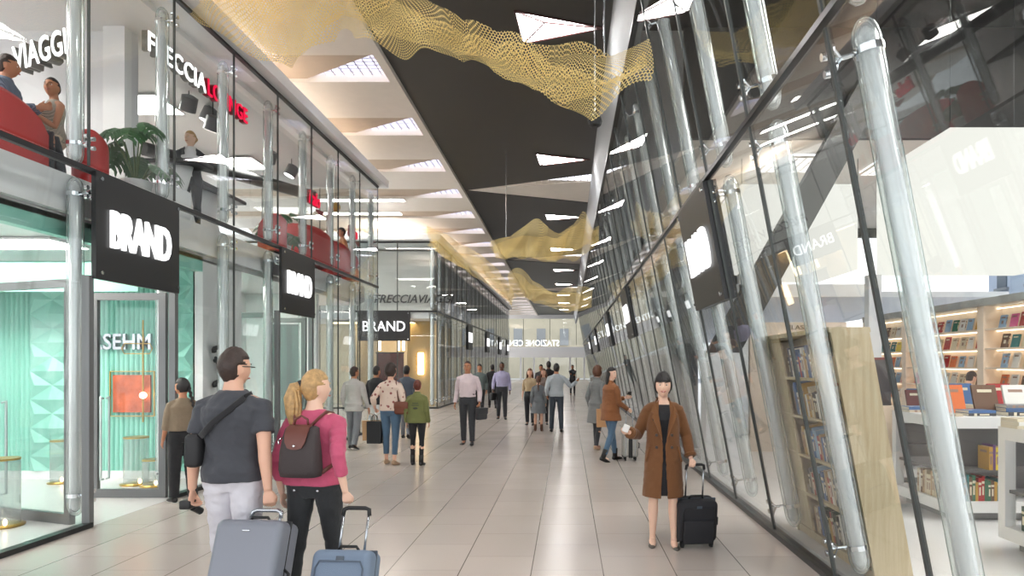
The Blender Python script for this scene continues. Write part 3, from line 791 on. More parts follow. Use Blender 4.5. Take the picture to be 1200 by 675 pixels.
# flower stand in second shop
r = empty('flower_stand', (-5.75, 15.6, 0)); b = B(); b.rings([b.ering(z, q, q, 0, 0, 16) for z, q in ((0, .14), (.5, .18), (.55, .18))]); b.build('bucket', mat('dark_bucket', (60, 70, 60), .5), r, smooth=True)
for k in range(14):
    a = k * 2.4; q = .05 + .011 * k
    s = B(); s.cyl((0, 0, .5), (q * math.cos(a), q * math.sin(a), .9 + .02 * k), .006, 5); s.ell((q * math.cos(a), q * math.sin(a), .92 + .02 * k), .05, 8, 6)
    s.build('flower', [mat('red_flower', (190, 30, 40), .6), mat('yellow_flower', (220, 180, 60), .6), mat('green_flower', (70, 110, 50), .6)][k % 3], r)
tag(r, 'bucket of red and yellow flowers inside the corner shop', 'flowers')

# ---------------------------------------------------------------- passage shop, warm
M_OCHRE = mat('ochre_wall', (188, 160, 104), .5); M_CREAM = mat('cream_wall', (228, 216, 192), .5)
struct(B().b2((-14, 29.5, 0), (-5.6, 29.6, 3.7)).build('wall_passage_shop', M_CREAM))
struct(B().b2((-6.6, 27.6, 0), (-5.5, 27.7, 3.7)).build('wall_ochre', M_OCHRE))
struct(B().b2((-14, 27.7, 3.8), (-5.6, 27.8, 6.4)).build('wall_upstairs_passage', mat('pale_upper_wall', (206, 206, 200), .5)))
struct(B().b2((-14, 26.1, 3.5), (-5.4, 58, 3.78)).build('floor_upper_far', M_GREYW))
struct(B().b2((-9, 27.8, 0), (-8.8, 58, 6.4)).build('wall_far_shops', M_CREAM))
struct(B().b2((-5.9, 31, 0), (-5.8, 40, 3.6)).build('wall_far_ochre', M_OCHRE))
strip('panel_or_fill_light', (-8, 27.5, 3.42), (3.5, .8, 0), 'warm light panel in the passage shop ceiling', m=M_WARM)
r = empty('wall_lamp', (-6.02, 27.5, 1.75)); b = B(); b.rbox((0, 0, 0), (.24, .08, .9), .03); b.build('glow', M_WARM, r)
b = B(); 
for k in range(5): b.ell((-.16, -.06, -.3 + .15 * k), .05, 8, 6)
b.build('beads', M_GOLD, r); tag(r, 'tall glowing warm lamp on the ochre wall', 'wall lamp')
r = empty('framed_picture', (-7.2, 27.2, 1.55)); B().box((0, 0, 0), (1.1, .06, 1.25)).build('canvas', mat('dark_red_picture', (70, 28, 26), .4, vary=.5, bscale=30), r)
f = B(); f.box((0, -.03, .64), (1.16, .04, .05)); f.box((0, -.03, -.64), (1.16, .04, .05)); f.build('frame', M_DARK, r); f = B(); f.box((-.5, .02, -1.15), (.06, .06, 1.2)); f.box((.5, .02, -1.15), (.06, .06, 1.2)); f.build('stand', M_DARK, r)
tag(r, 'dark red picture panel in the passage shop window', 'picture')
for k, x in enumerate((-7.9, -7.1, -6.9)):
    r = empty('glass_lamp', (x, 28.2, 0)); b = B(); b.cyl((0, 0, 2.3), (0, 0, 3.4), .05, 10); b.build('glow', M_WARM, r); tag(r, f'slim warm hanging tube lamp in the passage shop, {ordn(k)} from the wall side', 'lamp', 'warm tube lamps')
# bright strip lights under the passage roof
for k, (x, y) in enumerate(((-7.2, 20.0), (-7.0, 22.6), (-7.6, 24.6))):
    strip('passage_light', (x, y, ZT - .1), (3.0, .35, 0), f'bright ceiling strip over the cross passage, {ordn(k)} from the near side', group='passage strips')

# ---------------------------------------------------------------- far end
M_STONE = mat('pale_stone_facade', (196, 186, 164), .8, vary=.08, bscale=6)
struct(B().b2((-16, YE + 8, -.2), (14, YE + 8.4, 9.5)).build('exterior_far_building', M_STONE))
for k in range(9):
    x = -12 + 2.9 * k
    for z in (5.2,):
        r = B(); r.b2((x - .55, YE + 7.9, z - 1.1), (x + .55, YE + 8.0, z + 1.0)); o = r.build(f'window_{500 + k}', mat('far_window_blue', (150, 152, 154), .5)); struct(o)
struct(B().b2((-16, YE + 7.2, 8.3), (14, YE + 8, 9.0)).build('exterior_hedge_band', mat('dull_green', (110, 118, 70), .8, vary=.3, bscale=20)))
struct(B().b2((-16, YE, -.2), (14, YE + 30, -.02)).build('exterior_ground', mat('pale_ground', (190, 192, 194), .6)))
for k in range(6):
    xa = -11 + k * 3
    pane((xa, YE, .05), (xa, YE, 3.1), (xa + 3, YE, 3.1), (xa + 3, YE, .05), (0, 1, 0), sw=.05)
    pane((xa, YE, 3.9), (xa, YE, 7.3), (xa + 3, YE, 7.3), (xa + 3, YE, 3.9), (0, 1, 0), sw=.05)
struct(B().b2((-11, YE - .1, 3.1), (7, YE + .1, 3.7)).build('trim_end_beam', M_WHITE)); struct(B().b2((-11, YE - .1, 6.9), (7, YE + .1, 7.35)).build('trim_end_top', M_WHITE))
for k, x in enumerate((-5.3, -3.8, -2.0, .3, 1.9)):
    bar('trim_end_mullion', (x - .1, YE - .15, 0), (x + .1, YE + .15, 3.1), M_WHITE)
struct(B().b2((-11, YE - 1.6, 2.5), (7, YE - .1, 3.1)).build('trim_end_canopy', M_WHITE))
o = text('end_lettering', 'STAZIONE CENTRALE', 8.0, .66, (-4.95, YE + .3, 4.15), (1, 0, 0), (0, 0, 1), M_LET2, None, .1, 0, mirror=True); recalc(o)
tag(o, 'big white reversed station letters over the far glass end wall', 'lettering')
bar('trim_block_end', (-13.5, F2[-1] + .02, 0), (LX - .1, F2[-1] + .12, 6.5), M_GREYW)
# ---------------------------------------------------------------- bookshop
M_BIRCH = mat('birch_wood', (196, 178, 142), .4)
def wood(name, c1, c2, ax='Z'):
    m = bpy.data.materials.new(name); m.use_nodes = True; nt = m.node_tree; N = nt.nodes; L = nt.links; p = N['Principled BSDF']
    tc = N.new('ShaderNodeTexCoord'); mp = N.new('ShaderNodeMapping'); mp.inputs['Scale'].default_value = (14, 14, .8)
    n = N.new('ShaderNodeTexNoise'); n.inputs['Scale'].default_value = 2.2; n.inputs['Detail'].default_value = 8; n.inputs['Distortion'].default_value = .6
    r = N.new('ShaderNodeValToRGB'); r.color_ramp.elements[0].position = .3; r.color_ramp.elements[0].color = lin(c1); r.color_ramp.elements[1].position = .7; r.color_ramp.elements[1].color = lin(c2)
    L.new(tc.outputs['Object'], mp.inputs[0]); L.new(mp.outputs[0], n.inputs['Vector']); L.new(n.outputs['Fac'], r.inputs[0]); L.new(r.outputs[0], p.inputs['Base Color'])
    p.inputs['Roughness'].default_value = .42; MC[name] = m; return m
M_BIRCH = wood('birch_grain', (186, 166, 128), (208, 192, 158))
M_PALEOAK = mat('pale_oak', (236, 218, 198), .5, vary=.03, bscale=14)
M_PAGE = mat('pages', (228, 220, 202), .7)
PAL = {'white': (226, 224, 218), 'cream': (214, 202, 174), 'blue': (58, 100, 152), 'navy': (34, 48, 82), 'pale blue': (148, 178, 206), 'red': (168, 38, 40), 'dark red': (104, 30, 34),
       'green': (48, 106, 78), 'dark green': (34, 66, 52), 'grey': (120, 122, 126), 'charcoal': (52, 54, 58), 'brown': (104, 74, 54), 'ochre': (196, 150, 60), 'yellow': (232, 206, 52),
       'pink': (220, 96, 150), 'magenta': (206, 40, 130), 'orange': (222, 110, 46), 'teal': (40, 120, 124), 'black': (28, 28, 30), 'tan': (178, 148, 112), 'purple': (96, 60, 120), 'beige': (200, 186, 160)}
BK = {}
def book(w_, h_, t, col, lb, grp, M, rs=0):
    """w_ depth of the book, h_ height, t thickness; local: spine at -y, height z; origin at bottom centre of the spine side"""
    b = B(); c = .003
    b.b2((-t / 2, 0, 0), (t / 2, c, h_), 0)
    b.b2((-t / 2, c, 0), (-t / 2 + c, w_, h_), 0); b.b2((t / 2 - c, c, 0), (t / 2, w_, h_), 0)
    b.b2((-t / 2 + c, c, .004), (t / 2 - c, w_ - .004, h_ - .004), 1)
    a = PAL[col]; k = rs % 3
    ac = (226, 216, 190) if sum(a) < 330 else (150, 120, 104)
    if t > .015 and k != 1:
        b.b2((-t / 2 * .9, -.0012, h_ * .7), (t / 2 * .9, 0, h_ * .8), 2); b.b2((-t / 2 * .5, -.0012, h_ * .25), (t / 2 * .5, 0, h_ * .6), 2)
    b.b2((-t / 2 - .0012, w_ * .2, h_ * .74), (-t / 2, w_ * .8, h_ * .84), 2)
    if k == 2: b.b2((-t / 2 - .0012, w_ * .34, h_ * .3), (-t / 2, w_ * .66, h_ * .55), 2)
    b.b2((t / 2, w_ * .2, h_ * .74), (t / 2 + .0012, w_ * .8, h_ * .84), 2)
    o = b.build('book', [mat('book_' + col.replace(' ', '_'), a, .45), M_PAGE, mat('print_light' if sum(a) < 330 else 'print_dark', ac, .5)])
    o.matrix_world = M
    return tag(o, lb, 'book', grp)
def fr(x, y, n):     # matrix from axes
    pass
def mtx(o, X, Y_, Z): return Matrix(((X[0], Y_[0], Z[0], o[0]), (X[1], Y_[1], Z[1], o[1]), (X[2], Y_[2], Z[2], o[2]), (0, 0, 0, 1)))
# leaning bookcase parallel to the glass: faces the hall
H_ = 1.97; XB0 = 2.40; LEAN = .18; T_ = .30; YB0, YB1 = 5.2, 7.0
def bx(z, o=0): return XB0 - LEAN * z + o
r = empty('leaning_bookcase', (0, 0, 0))
def sheet(y0, y1, z0, z1, o0, o1):
    b = B(); b.hexa([(bx(z0, o0), y0, z0), (bx(z0, o1), y0, z0), (bx(z0, o1), y1, z0), (bx(z0, o0), y1, z0),
                     (bx(z1, o0), y0, z1), (bx(z1, o1), y0, z1), (bx(z1, o1), y1, z1), (bx(z1, o0), y1, z1)]); return b
sheet(YB0, YB0 + .04, 0, H_, 0, T_).build('side_panel', M_BIRCH, r); sheet(YB1 - .04, YB1, 0, H_, 0, T_).build('side_panel', M_BIRCH, r)
sheet(YB0, YB1, H_, H_ + .04, -.01, T_ + .01).build('top_board', M_BIRCH, r); sheet(YB0 + .04, YB1 - .04, 0, H_, T_ - .02, T_).build('back_panel', M_BIRCH, r)
sheet(6.52, YB1 - .04, .1, H_, 0.01, .03).build('blank_front_panel', M_BIRCH, r)
sheet(YB0 + .04, YB1 - .04, 0, .1, .02, .04).build('plinth', M_BIRCH, r)
SHZ = [.10, .48, .86, 1.24, 1.60]
for z in SHZ: sheet(YB0 + .04, YB1 - .04, z - .025, z, 0.0, T_ - .02).build('shelf', M_BIRCH, r)
tag(r, 'tall birch bookcase leaning along the slanted glass, its end board facing the viewer', 'bookcase')
rn = random.Random(5)
upl = V((-LEAN, 0, 1)).normalized()
cols = ['blue', 'white', 'cream', 'charcoal', 'grey', 'brown', 'navy', 'pale blue', 'beige', 'red', 'dark green', 'tan', 'ochre', 'black', 'white', 'blue']
for si, z in enumerate(SHZ):
    y = YB0 + .07; n = 0; end = 6.48
    while y < end:
        t = rn.uniform(.022, .055); h = rn.uniform(.2, .31) if si < 4 else rn.uniform(.18, .3); w_ = rn.uniform(.15, .22)
        if y + t > end: break
        if rn.random() < .05: y += .07; continue
        c = rn.choice(cols)
        o = V((bx(z, .04), y + t / 2, z + .001))
        book(w_, h, t, c, f'{c} book, {ordn(4 - si)} shelf down of the leaning bookcase, {ordn(n)} from its near end', 'books in the leaning bookcase', mtx(o, (0, 1, 0), V((1, 0, LEAN)).normalized(), upl), n)
        y += t + .003; n += 1
# long wall of lit shelves at the back of the shop
XW = 8.0
r = empty('back_bookcase', (XW, 0, 0)); WT = 2.98
b = B(); b.b2((.34, 8.5, 0), (.4, 18, WT - .12)); b.build('back_panel', M_PALEOAK, r)
B().b2((-.08, 8.5, WT - .14), (.45, 18, WT)).build('cornice', mat('grey_stone_cornice', (160, 160, 156), .5, vary=.1, bscale=20), r)
dv = [8.6, 10.75, 12.95, 15.9, 18.0]
for y in dv: B().b2((-.02, y - .1, 0), (.36, y + .1, WT - .14)).build('upright', M_PALEOAK, r)
SW = [.5, .9, 1.28, 1.66, 2.03, 2.40]
for z in SW:
    B().b2((0, 8.6, z - .03), (.34, 18, z)).build('shelf', M_PALEOAK, r)
B().b2((.02, 8.6, 0), (.34, 18, .3)).build('base_cabinet', M_WHITE, r)
lb_ = B(); 
for z in SW[1:] + [WT - .15]: lb_.b2((.24, 8.7, z - .05), (.27, 17.9, z - .035))
lb_.build('shelf_lights', emis('shelf_light', (255, 236, 208), 2.6), r)
tag(r, 'long pale oak bookcase wall with lit shelves across the bookshop', 'bookcase')
cc = ['red', 'white', 'brown', 'cream', 'green', 'yellow', 'pink', 'orange', 'navy', 'pink', 'teal', 'ochre', 'white', 'white', 'beige', 'pale blue', 'cream']
for bi in range(1, 4):
    ya, yb = dv[bi] + .16, dv[bi + 1] - .16
    for si, z in enumerate(SW):
        y = ya; n = 0
        if si in (0,): continue
        while y + .2 < yb:
            w_ = rn.uniform(.17, .21); h = rn.uniform(.23, .28)
            c = rn.choice(cc)
            if si == 1: w2 = .05
            lbl = f'{c} book on the long back bookcase, {["", "nearest", "middle", "farthest"][bi]} bay, {ordn(5 - si)} shelf down, {ordn(n)} along'
            t = .025
            # cover faces the hall (-x), leaning back a little
            d = V((.22, 0, 1)).normalized()
            o = V((XW + .1, y, z))
            book(w_, h, t, c, lbl.replace(', bay ', ', ') , 'books on the back bookcase', mtx(o, V((1, 0, -.22)).normalized(), (0, 1, 0), d), n)
            y += w_ + rn.uniform(.07, .13); n += 1
# white display islands
M_ISL = mat('white_island', (236, 236, 236), .35)
M_CUB = mat('island_cubby', (96, 96, 98), .5)
def island(x0, x1, y0, y1, h, lb, mid=.55, cubx=True):
    r = empty('display_island', ((x0 + x1) / 2, (y0 + y1) / 2, 0)); w_, d = (x1 - x0) / 2, (y1 - y0) / 2
    B().b2((-w_, -d, h - .12), (w_, d, h)).build('top', M_ISL, r)
    B().b2((-w_, -d, .1), (w_, d, .22)).build('bottom_board', M_ISL, r)
    B().b2((-w_ + .12, -d + .12, 0), (w_ - .12, d - .12, .1)).build('plinth', mat('island_plinth', (120, 122, 124), .4), r)
    for sx in (-1, 1):
        for sy in (-1, 1): B().box((sx * (w_ - .05), sy * (d - .05), (h + .1) / 2), (.1, .1, h - .34)).build('post', M_ISL, r)
    c = B(); c.b2((-w_ + .34, -d + .34, .22), (w_ - .34, d - .34, h - .12)); c.build('core', M_CUB, r)
    B().b2((-w_ + .04, -d + .04, mid - .02), (w_ - .04, d - .04, mid + .01)).build('middle_shelf', M_CUB, r)
    return tag(r, lb, 'display table')
island(4.12, 6.3, 7.3, 8.5, 1.14, 'white display island with dark cubbies, behind the bigger one')
island(4.05, 6.2, 4.2, 6.3, 1.14, 'white display island at the picture edge, closest to the glass wall')
island(4.3, 7.0, 9.6, 11.0, 1.0, 'white book table between the islands and the lit bookcase')
def row(ax, start, fix, z, n, colr, where, grp, hmin=.2, hmax=.3):
    q = start
    for k in range(n):
        t = rn.uniform(.025, .05); h = rn.uniform(hmin, hmax); c = rn.choice(colr); w_ = .2
        if ax == 'x':   # spines face -y
            M = mtx((q + t / 2, fix, z), (1, 0, 0), (0, 1, 0), (0, 0, 1))
        else:           # spines face -x
            M = mtx((fix, q + t / 2, z), (0, -1, 0), (1, 0, 0), (0, 0, 1))
        book(w_, h, t, c, f'{c} book {where}, {ordn(k)} along', grp, M, k); q += t + .002
row('x', 4.34, 7.34, .22, 14, ['dark green', 'green', 'teal', 'brown', 'red', 'blue', 'pale blue', 'ochre'], 'in the lower front cubby of the farther island', 'books in the island cubbies')
row('x', 4.62, 7.34, .56, 6, ['charcoal', 'magenta', 'purple', 'yellow', 'ochre', 'grey'], 'on the middle shelf of the farther island', 'books in the island cubbies')
row('y', 7.5, 4.16, .22, 12, ['grey', 'beige', 'brown', 'white', 'tan', 'cream'], 'in the side cubby of the farther island', 'books in the island cubbies')
row('y', 5.3, 4.10, .22, 18, ['dark green', 'dark red', 'brown', 'cream', 'tan', 'charcoal'], 'in the side cubby of the closest island', 'books in the island cubbies')
row('y', 5.5, 4.10, .56, 9, ['cream', 'grey', 'tan', 'white'], 'on the middle shelf of the closest island', 'books in the island cubbies')
row('y', 9.75, 4.34, .22, 20, ['charcoal', 'grey', 'cream', 'dark red', 'ochre'], 'under the farther book table', 'books in the island cubbies')
def flat_stack(x, y, z, n, where, rz=0, colr=None):
    for k in range(n):
        t = rn.uniform(.025, .045); c = rn.choice(colr or ['white', 'cream', 'beige', 'grey', 'red', 'blue', 'charcoal'])
        a = rz + rn.uniform(-.12, .12); X = V((math.cos(a), math.sin(a), 0)); Y_ = V((-math.sin(a), math.cos(a), 0))
        # lying: thickness up
        book(.24, .32, t, c, f'{c} book lying {where}, {ordn(k)} from the bottom', 'books lying on the tables', mtx((x, y, z + t / 2), (0, 0, 1), Y_, -X), k); z += t + .001
    return z
def stander(x, y, z, c, where, w_=.28, h=.34, rz=0):
    a = rz; X = V((math.cos(a), math.sin(a), 0)); Yd = V((-math.sin(a), math.cos(a), 0)); d = (Yd * .3 + V((0, 0, 1))).normalized(); nn = X.cross(d)
    book(w_, h, .03, c, f'{c} book standing cover outwards {where}', 'books standing on the tables', mtx(V((x, y, z)), -nn, X, d), 1)
spots = [(4.3, 7.45, 'at the island corner nearest the tube'), (4.7, 7.5, 'on the farther island front edge'), (5.15, 7.5, 'on the farther island towards its end'), (4.35, 8.1, 'on the farther island side'), (4.9, 8.15, 'at the middle of the farther island')]
for x, y, wv in spots:
    zt = flat_stack(x + .1, y, 1.141, rn.randint(1, 3), wv)
for x, y, c, wv in ((4.35, 7.78, 'orange', 'beside the tube on the farther island'), (4.72, 7.75, 'brown', 'in the middle of the farther island'), (5.08, 7.75, 'white', 'next to the brown one on the farther island'),
                    (5.5, 7.8, 'pale blue', 'far along the farther island'), (4.4, 8.3, 'charcoal', 'behind on the farther island'), (4.8, 8.35, 'blue', 'in the back row of the farther island'), (5.25, 8.3, 'red', 'in the back row near the blue one')):
    stander(x, y, 1.15, c, wv)
flat_stack(4.35, 6.0, 1.141, 3, 'on the closest island corner', .1, ['white', 'cream']); flat_stack(4.8, 5.9, 1.141, 2, 'further in on the closest island')
for k in range(9):
    x = 4.5 + .28 * k
    stander(x, 9.95 + (k % 2) * .5, 1.01, ['red', 'charcoal', 'dark red', 'blue', 'pale blue', 'red', 'white', 'dark red', 'red'][k], f'on the farther book table, {ordn(k)} along')
    if k % 2 == 0: flat_stack(x, 9.72, 1.001, 2, f'on the farther book table, pile {["one", "", "two", "", "three", "", "four", "", "five"][k]}', 0, ['red', 'white', 'blue', 'charcoal', 'beige'])
# small red topped bin
r = empty('display_box', (4.05, 9.0, 0)); B().b2((-.2, -.2, 1.18), (.2, .2, 1.78)).build('body', mat('bin_grey', (72, 72, 76), .5), r); B().b2((-.21, -.21, 1.78), (.21, .21, 1.81)).build('lid', mat('bin_red', (130, 50, 44), .5), r)
B().b2((-.24, -.24, 0), (.24, .24, 1.18)).build('stand', M_PALEOAK, r); tag(r, 'dark box with a red lid on a pale stand behind the leaning bookcase', 'box')
# little niche shelf unit farther in, with lit books
r = empty('niche_bookcase', (4.6, 13.2, 0)); B().b2((-1.0, 0, 0), (.9, .4, 2.55)).build('body', M_PALEOAK, r); B().b2((-.45, -.02, 2.0), (.55, -.001, 2.32)).build('niche', mat('niche_glow', (250, 226, 196), .6, emit=(255, 214, 160), es=.8), r)
text('niche_lettering', 'CLASSICI', .6, .09, (0, -.01, 2.45), (1, 0, 0), (0, 0, 1), mat('niche_letters', (120, 104, 90), .5), r, .01)
tag(r, 'pale oak unit with a lit niche deeper in the bookshop', 'bookcase')
for k in range(4): book(.17, .24, .02, ['cream', 'white', 'red', 'orange'][k], f'{["cream", "white", "red", "orange"][k]} book in the lit niche of the oak unit', 'books in the lit niche', mtx((4.25 + .22 * k, 13.1, 2.02), (0, 1, -.1), (1, 0, 0), (0, .1, 1)), 1)
# hanging lanterns
def lantern(x0, x1, y0, y1, z0, z1, lb):
    r = empty('fabric_lantern', ((x0 + x1) / 2, (y0 + y1) / 2, z0)); w_, d, h = (x1 - x0) / 2, (y1 - y0) / 2, z1 - z0
    b = B(); c = [(-w_, -d), (w_, -d), (w_, d), (-w_, d)]
    for k in range(4):
        p, q = c[k], c[(k + 1) % 4]; o = .01
        b.add([(p[0], p[1], 0), (q[0], q[1], 0), (q[0], q[1], h), (p[0], p[1], h)], [(0, 1, 2, 3)])
    o = b.build('shade', M_LANT, r); m = o.modifiers.new('s', 'SOLIDIFY'); m.thickness = .012
    e = B(); e.b2((-w_ + .02, -d + .02, h * .12), (w_ - .02, d - .02, h * .13)); e.build('diffuser', M_LANT, r)
    f = B()
    for sx, sy in c: f.cyl((sx, sy, h), (sx, sy, 7.3 - z0), .006, 6)
    f.build('cable', M_DARK, r)
    tag(r, lb, 'lamp')
lantern(4.57, 6.6, 8.0, 9.9, 3.03, 4.55, 'largest white fabric box lantern, hanging over the display islands')
lantern(3.12, 5.2, 12.0, 13.9, 3.42, 4.95, 'white box lantern crossed by the slanted dark beam')
# lower ceiling with louvre squares, dark bulkhead
struct(B().b2((2.0, 11, 5.4), (11.8, 18.2, 5.5)).build('ceiling_bookshop', M_CEILW))
struct(B().b2((1.9, 10.9, 5.4), (11.8, 11.0, 7.3)).build('wall_bulkhead', M_BLACKC))
struct(B().b2((XR + .25, -4, 7.2), (11.8, 11, 7.34)).build('ceiling_dark_bookshop', M_BLACKC))
struct(B().b2((2.0, 18.1, 5.15), (11.8, 18.25, 5.5)).build('trim_bulkhead_far', M_DARK))
for k, (x, y) in enumerate(((4.2, 12.2), (6.2, 12.4), (8.2, 12.2), (3.6, 14.6), (5.6, 14.8), (7.6, 14.6), (4.4, 17), (6.6, 17))):
    r = empty('louvre_square', (x, y, 5.4)); B().b2((-.6, -.45, -.02), (.6, .45, 0)).build('diffuser', emis('soft_louvre', (240, 244, 255), 2.2), r)
    g = B()
    for j in range(9): g.b2((-.6 + .15 * j - .01, -.45, -.06), (-.6 + .15 * j + .01, .45, -.02))
    for j in range(7): g.b2((-.6, -.45 + .15 * j - .01, -.06), (.6, -.45 + .15 * j + .01, -.02))
    g.build('louvre_grid', M_CEILW, r); tag(r, f'square louvred light in the bookshop ceiling, {ordn(k)} in order', 'ceiling light', 'square lights of the bookshop ceiling')
# slanted steel beam on a pier, white posts
def slab(name, p, q, w_, d, m):
    p, q = V(p), V(q); u = V((w_ / 2, 0, 0)); n = V((0, d / 2, 0))
    return struct(B().hexa([p - u - n, p + u - n, p + u + n, p - u + n, q - u - n, q + u - n, q + u + n, q - u + n]).build(name, m))
slab('beam_slanted', (2.45, 10.6, 1.9), (4.9, 10.6, 6.3), .5, .25, M_BLACKC)
struct(B().b2((2.15, 10.4, 0), (2.75, 10.8, 1.9)).build('column_pier', M_GREYW))
struct(B().b2((4.3, 9.55, 0), (4.48, 9.7, 3.0)).build('column_white_post', M_WHITE))
struct(B().b2((3.0, 11.7, 0), (3.16, 11.85, 3.3)).build('column_white_post_b', M_WHITE))
struct(B().b2((2.3, 11.7, 2.9), (5.2, 11.85, 3.12)).build('beam_white', M_WHITE))
struct(B().b2((2.4, 11.9, 3.12), (3.4, 12.0, 3.3)).build('beam_grey', M_DARK))
# inner partition further along the hall
struct(B().b2((3.3, 18.2, 0), (3.45, YE, 3.6)).build('wall_inner_right', mat('inner_grey', (120, 122, 122), .4)))
struct(B().b2((2.3, 18.2, 3.55), (12, YE, 3.7)).build('ceiling_inner_right', M_GREYW))
struct(B().b2((3.0, 18.2, 3.7), (3.1, YE, 6.9)).build('wall_upper_right', mat('upper_dark', (78, 80, 80), .4)))
struct(B().b2((2.3, 15.4, 0), (3.0, 15.5, 3.4)).build('wall_grey_fin', mat('fin_grey', (112, 114, 114), .4)))
struct(B().b2((2.35, 12.6, 0), (2.45, 15.4, 3.3)).build('wall_grey_screen', mat('screen_grey', (104, 106, 106), .35)))
# street facades outside the bookshop
def outhouse(name, y0, y1, z1, col, n, rows, lab):
    r = empty(name, (22, (y0 + y1) / 2, 0)); d = (y1 - y0) / 2
    B().b2((0, -d, -.2), (3, d, z1)).build('wall', mat(name + lab[:4], col, .8), r)
    for a in range(n):
        yy = -d + (a + .5) * 2 * d / n
        for z in rows:
            w_ = B().b2((-.06, yy - .35, z), (0, yy + .35, z + 1.6)).build('window', mat('dim_pane', (90, 100, 112), .2), r)
            B().b2((-.14, yy - .5, z - .15), (0, yy + .5, z - .02)).build('window_sill', mat('sill_grey', (130, 134, 138), .7), r)
    tag(r, lab, 'building')
outhouse('town_house', 30.5, 35, 9, (176, 186, 204), 2, (3.0, 5.6), 'bluish grey town house seen through the bookshop window')
outhouse('town_house', 27, 30.4, 9, (232, 232, 230), 3, (3.0, 5.6), 'white town house with narrow windows outside the bookshop')
outhouse('town_house', 22, 26.9, 9, (206, 194, 160), 2, (3.0, 5.6), 'ochre town house at the edge of the bookshop window')
struct(B().b2((12, -4, -.3), (60, 90, -.2)).build('exterior_street', mat('street', (170, 172, 176), .8)))
for k in range(6):
    pane((11.9, 6 + 2 * k, .05), (11.9, 6 + 2 * k, 5.3), (11.9, 8 + 2 * k, 5.3), (11.9, 8 + 2 * k, .05), (1, 0, 0), sw=.05)
struct(B().b2((11.9, -4, 0), (12.0, 6, 7.3)).build('wall_bookshop_side', M_GREYW))
strip('panel_or_fill_light', (6.2, 7.4, 7.12), (3, .8, 0), 'added fill panel high over the farther display island', group='added bookshop fill panels')  # these high panels are added to bring more light into the bookshop
strip('panel_or_fill_light', (6.5, 5.5, 7.12), (3, 1.2, 0), 'added fill panel high over the closest display island', group='added bookshop fill panels')
strip('panel_or_fill_light', (6.5, 1.5, 7.12), (3, 1.2, 0), 'added fill panel high in the bookshop behind the viewer', group='added bookshop fill panels')

# ---------------------------------------------------------------- golden nets
def net_mat():
    m = bpy.data.materials.new('golden_net'); m.use_nodes = True; nt = m.node_tree; N = nt.nodes; L = nt.links; N.clear()
    uv = N.new('ShaderNodeUVMap'); uv.uv_map = 'UVMap'
    def scl(off):
        a = N.new('ShaderNodeVectorMath'); a.operation = 'MULTIPLY_ADD'; a.inputs[1].default_value = (1 / .038, 1 / .0658, 0); a.inputs[2].default_value = (off, off, 0)
        L.new(uv.outputs[0], a.inputs[0])
        f = N.new('ShaderNodeVectorMath'); f.operation = 'FRACTION'; L.new(a.outputs[0], f.inputs[0])
        s = N.new('ShaderNodeVectorMath'); s.operation = 'SUBTRACT'; s.inputs[1].default_value = (.5, .5, 0); L.new(f.outputs[0], s.inputs[0])
        q = N.new('ShaderNodeVectorMath'); q.operation = 'MULTIPLY'; q.inputs[1].default_value = (.038, .0658, 0); L.new(s.outputs[0], q.inputs[0])
        l = N.new('ShaderNodeVectorMath'); l.operation = 'LENGTH'; L.new(q.outputs[0], l.inputs[0]); return l.outputs['Value']
    mi = N.new('ShaderNodeMath'); mi.operation = 'MINIMUM'; L.new(scl(.5), mi.inputs[0]); L.new(scl(1.0), mi.inputs[1])
    lt = N.new('ShaderNodeMath'); lt.operation = 'LESS_THAN'; lt.inputs[1].default_value = .0152; L.new(mi.outputs[0], lt.inputs[0])
    p = N.new('ShaderNodeBsdfPrincipled'); p.inputs['Base Color'].default_value = lin((246, 224, 160)); p.inputs['Roughness'].default_value = .45; p.inputs['Metallic'].default_value = .15
    tl = N.new('ShaderNodeBsdfTranslucent'); tl.inputs[0].default_value = lin((252, 228, 156))
    m0 = N.new('ShaderNodeMixShader'); m0.inputs[0].default_value = .5; L.new(p.outputs[0], m0.inputs[1]); L.new(tl.outputs[0], m0.inputs[2])
    tr = N.new('ShaderNodeBsdfTransparent'); mx = N.new('ShaderNodeMixShader'); L.new(lt.outputs[0], mx.inputs[0]); L.new(m0.outputs[0], mx.inputs[1]); L.new(tr.outputs[0], mx.inputs[2])
    o = N.new('ShaderNodeOutputMaterial'); L.new(mx.outputs[0], o.inputs[0]); return m
M_NET = net_mat()
def unproj(px, py, Y): return V(((px - CX) * Y / F, Y, CAMH - (py - CY) * Y / F))
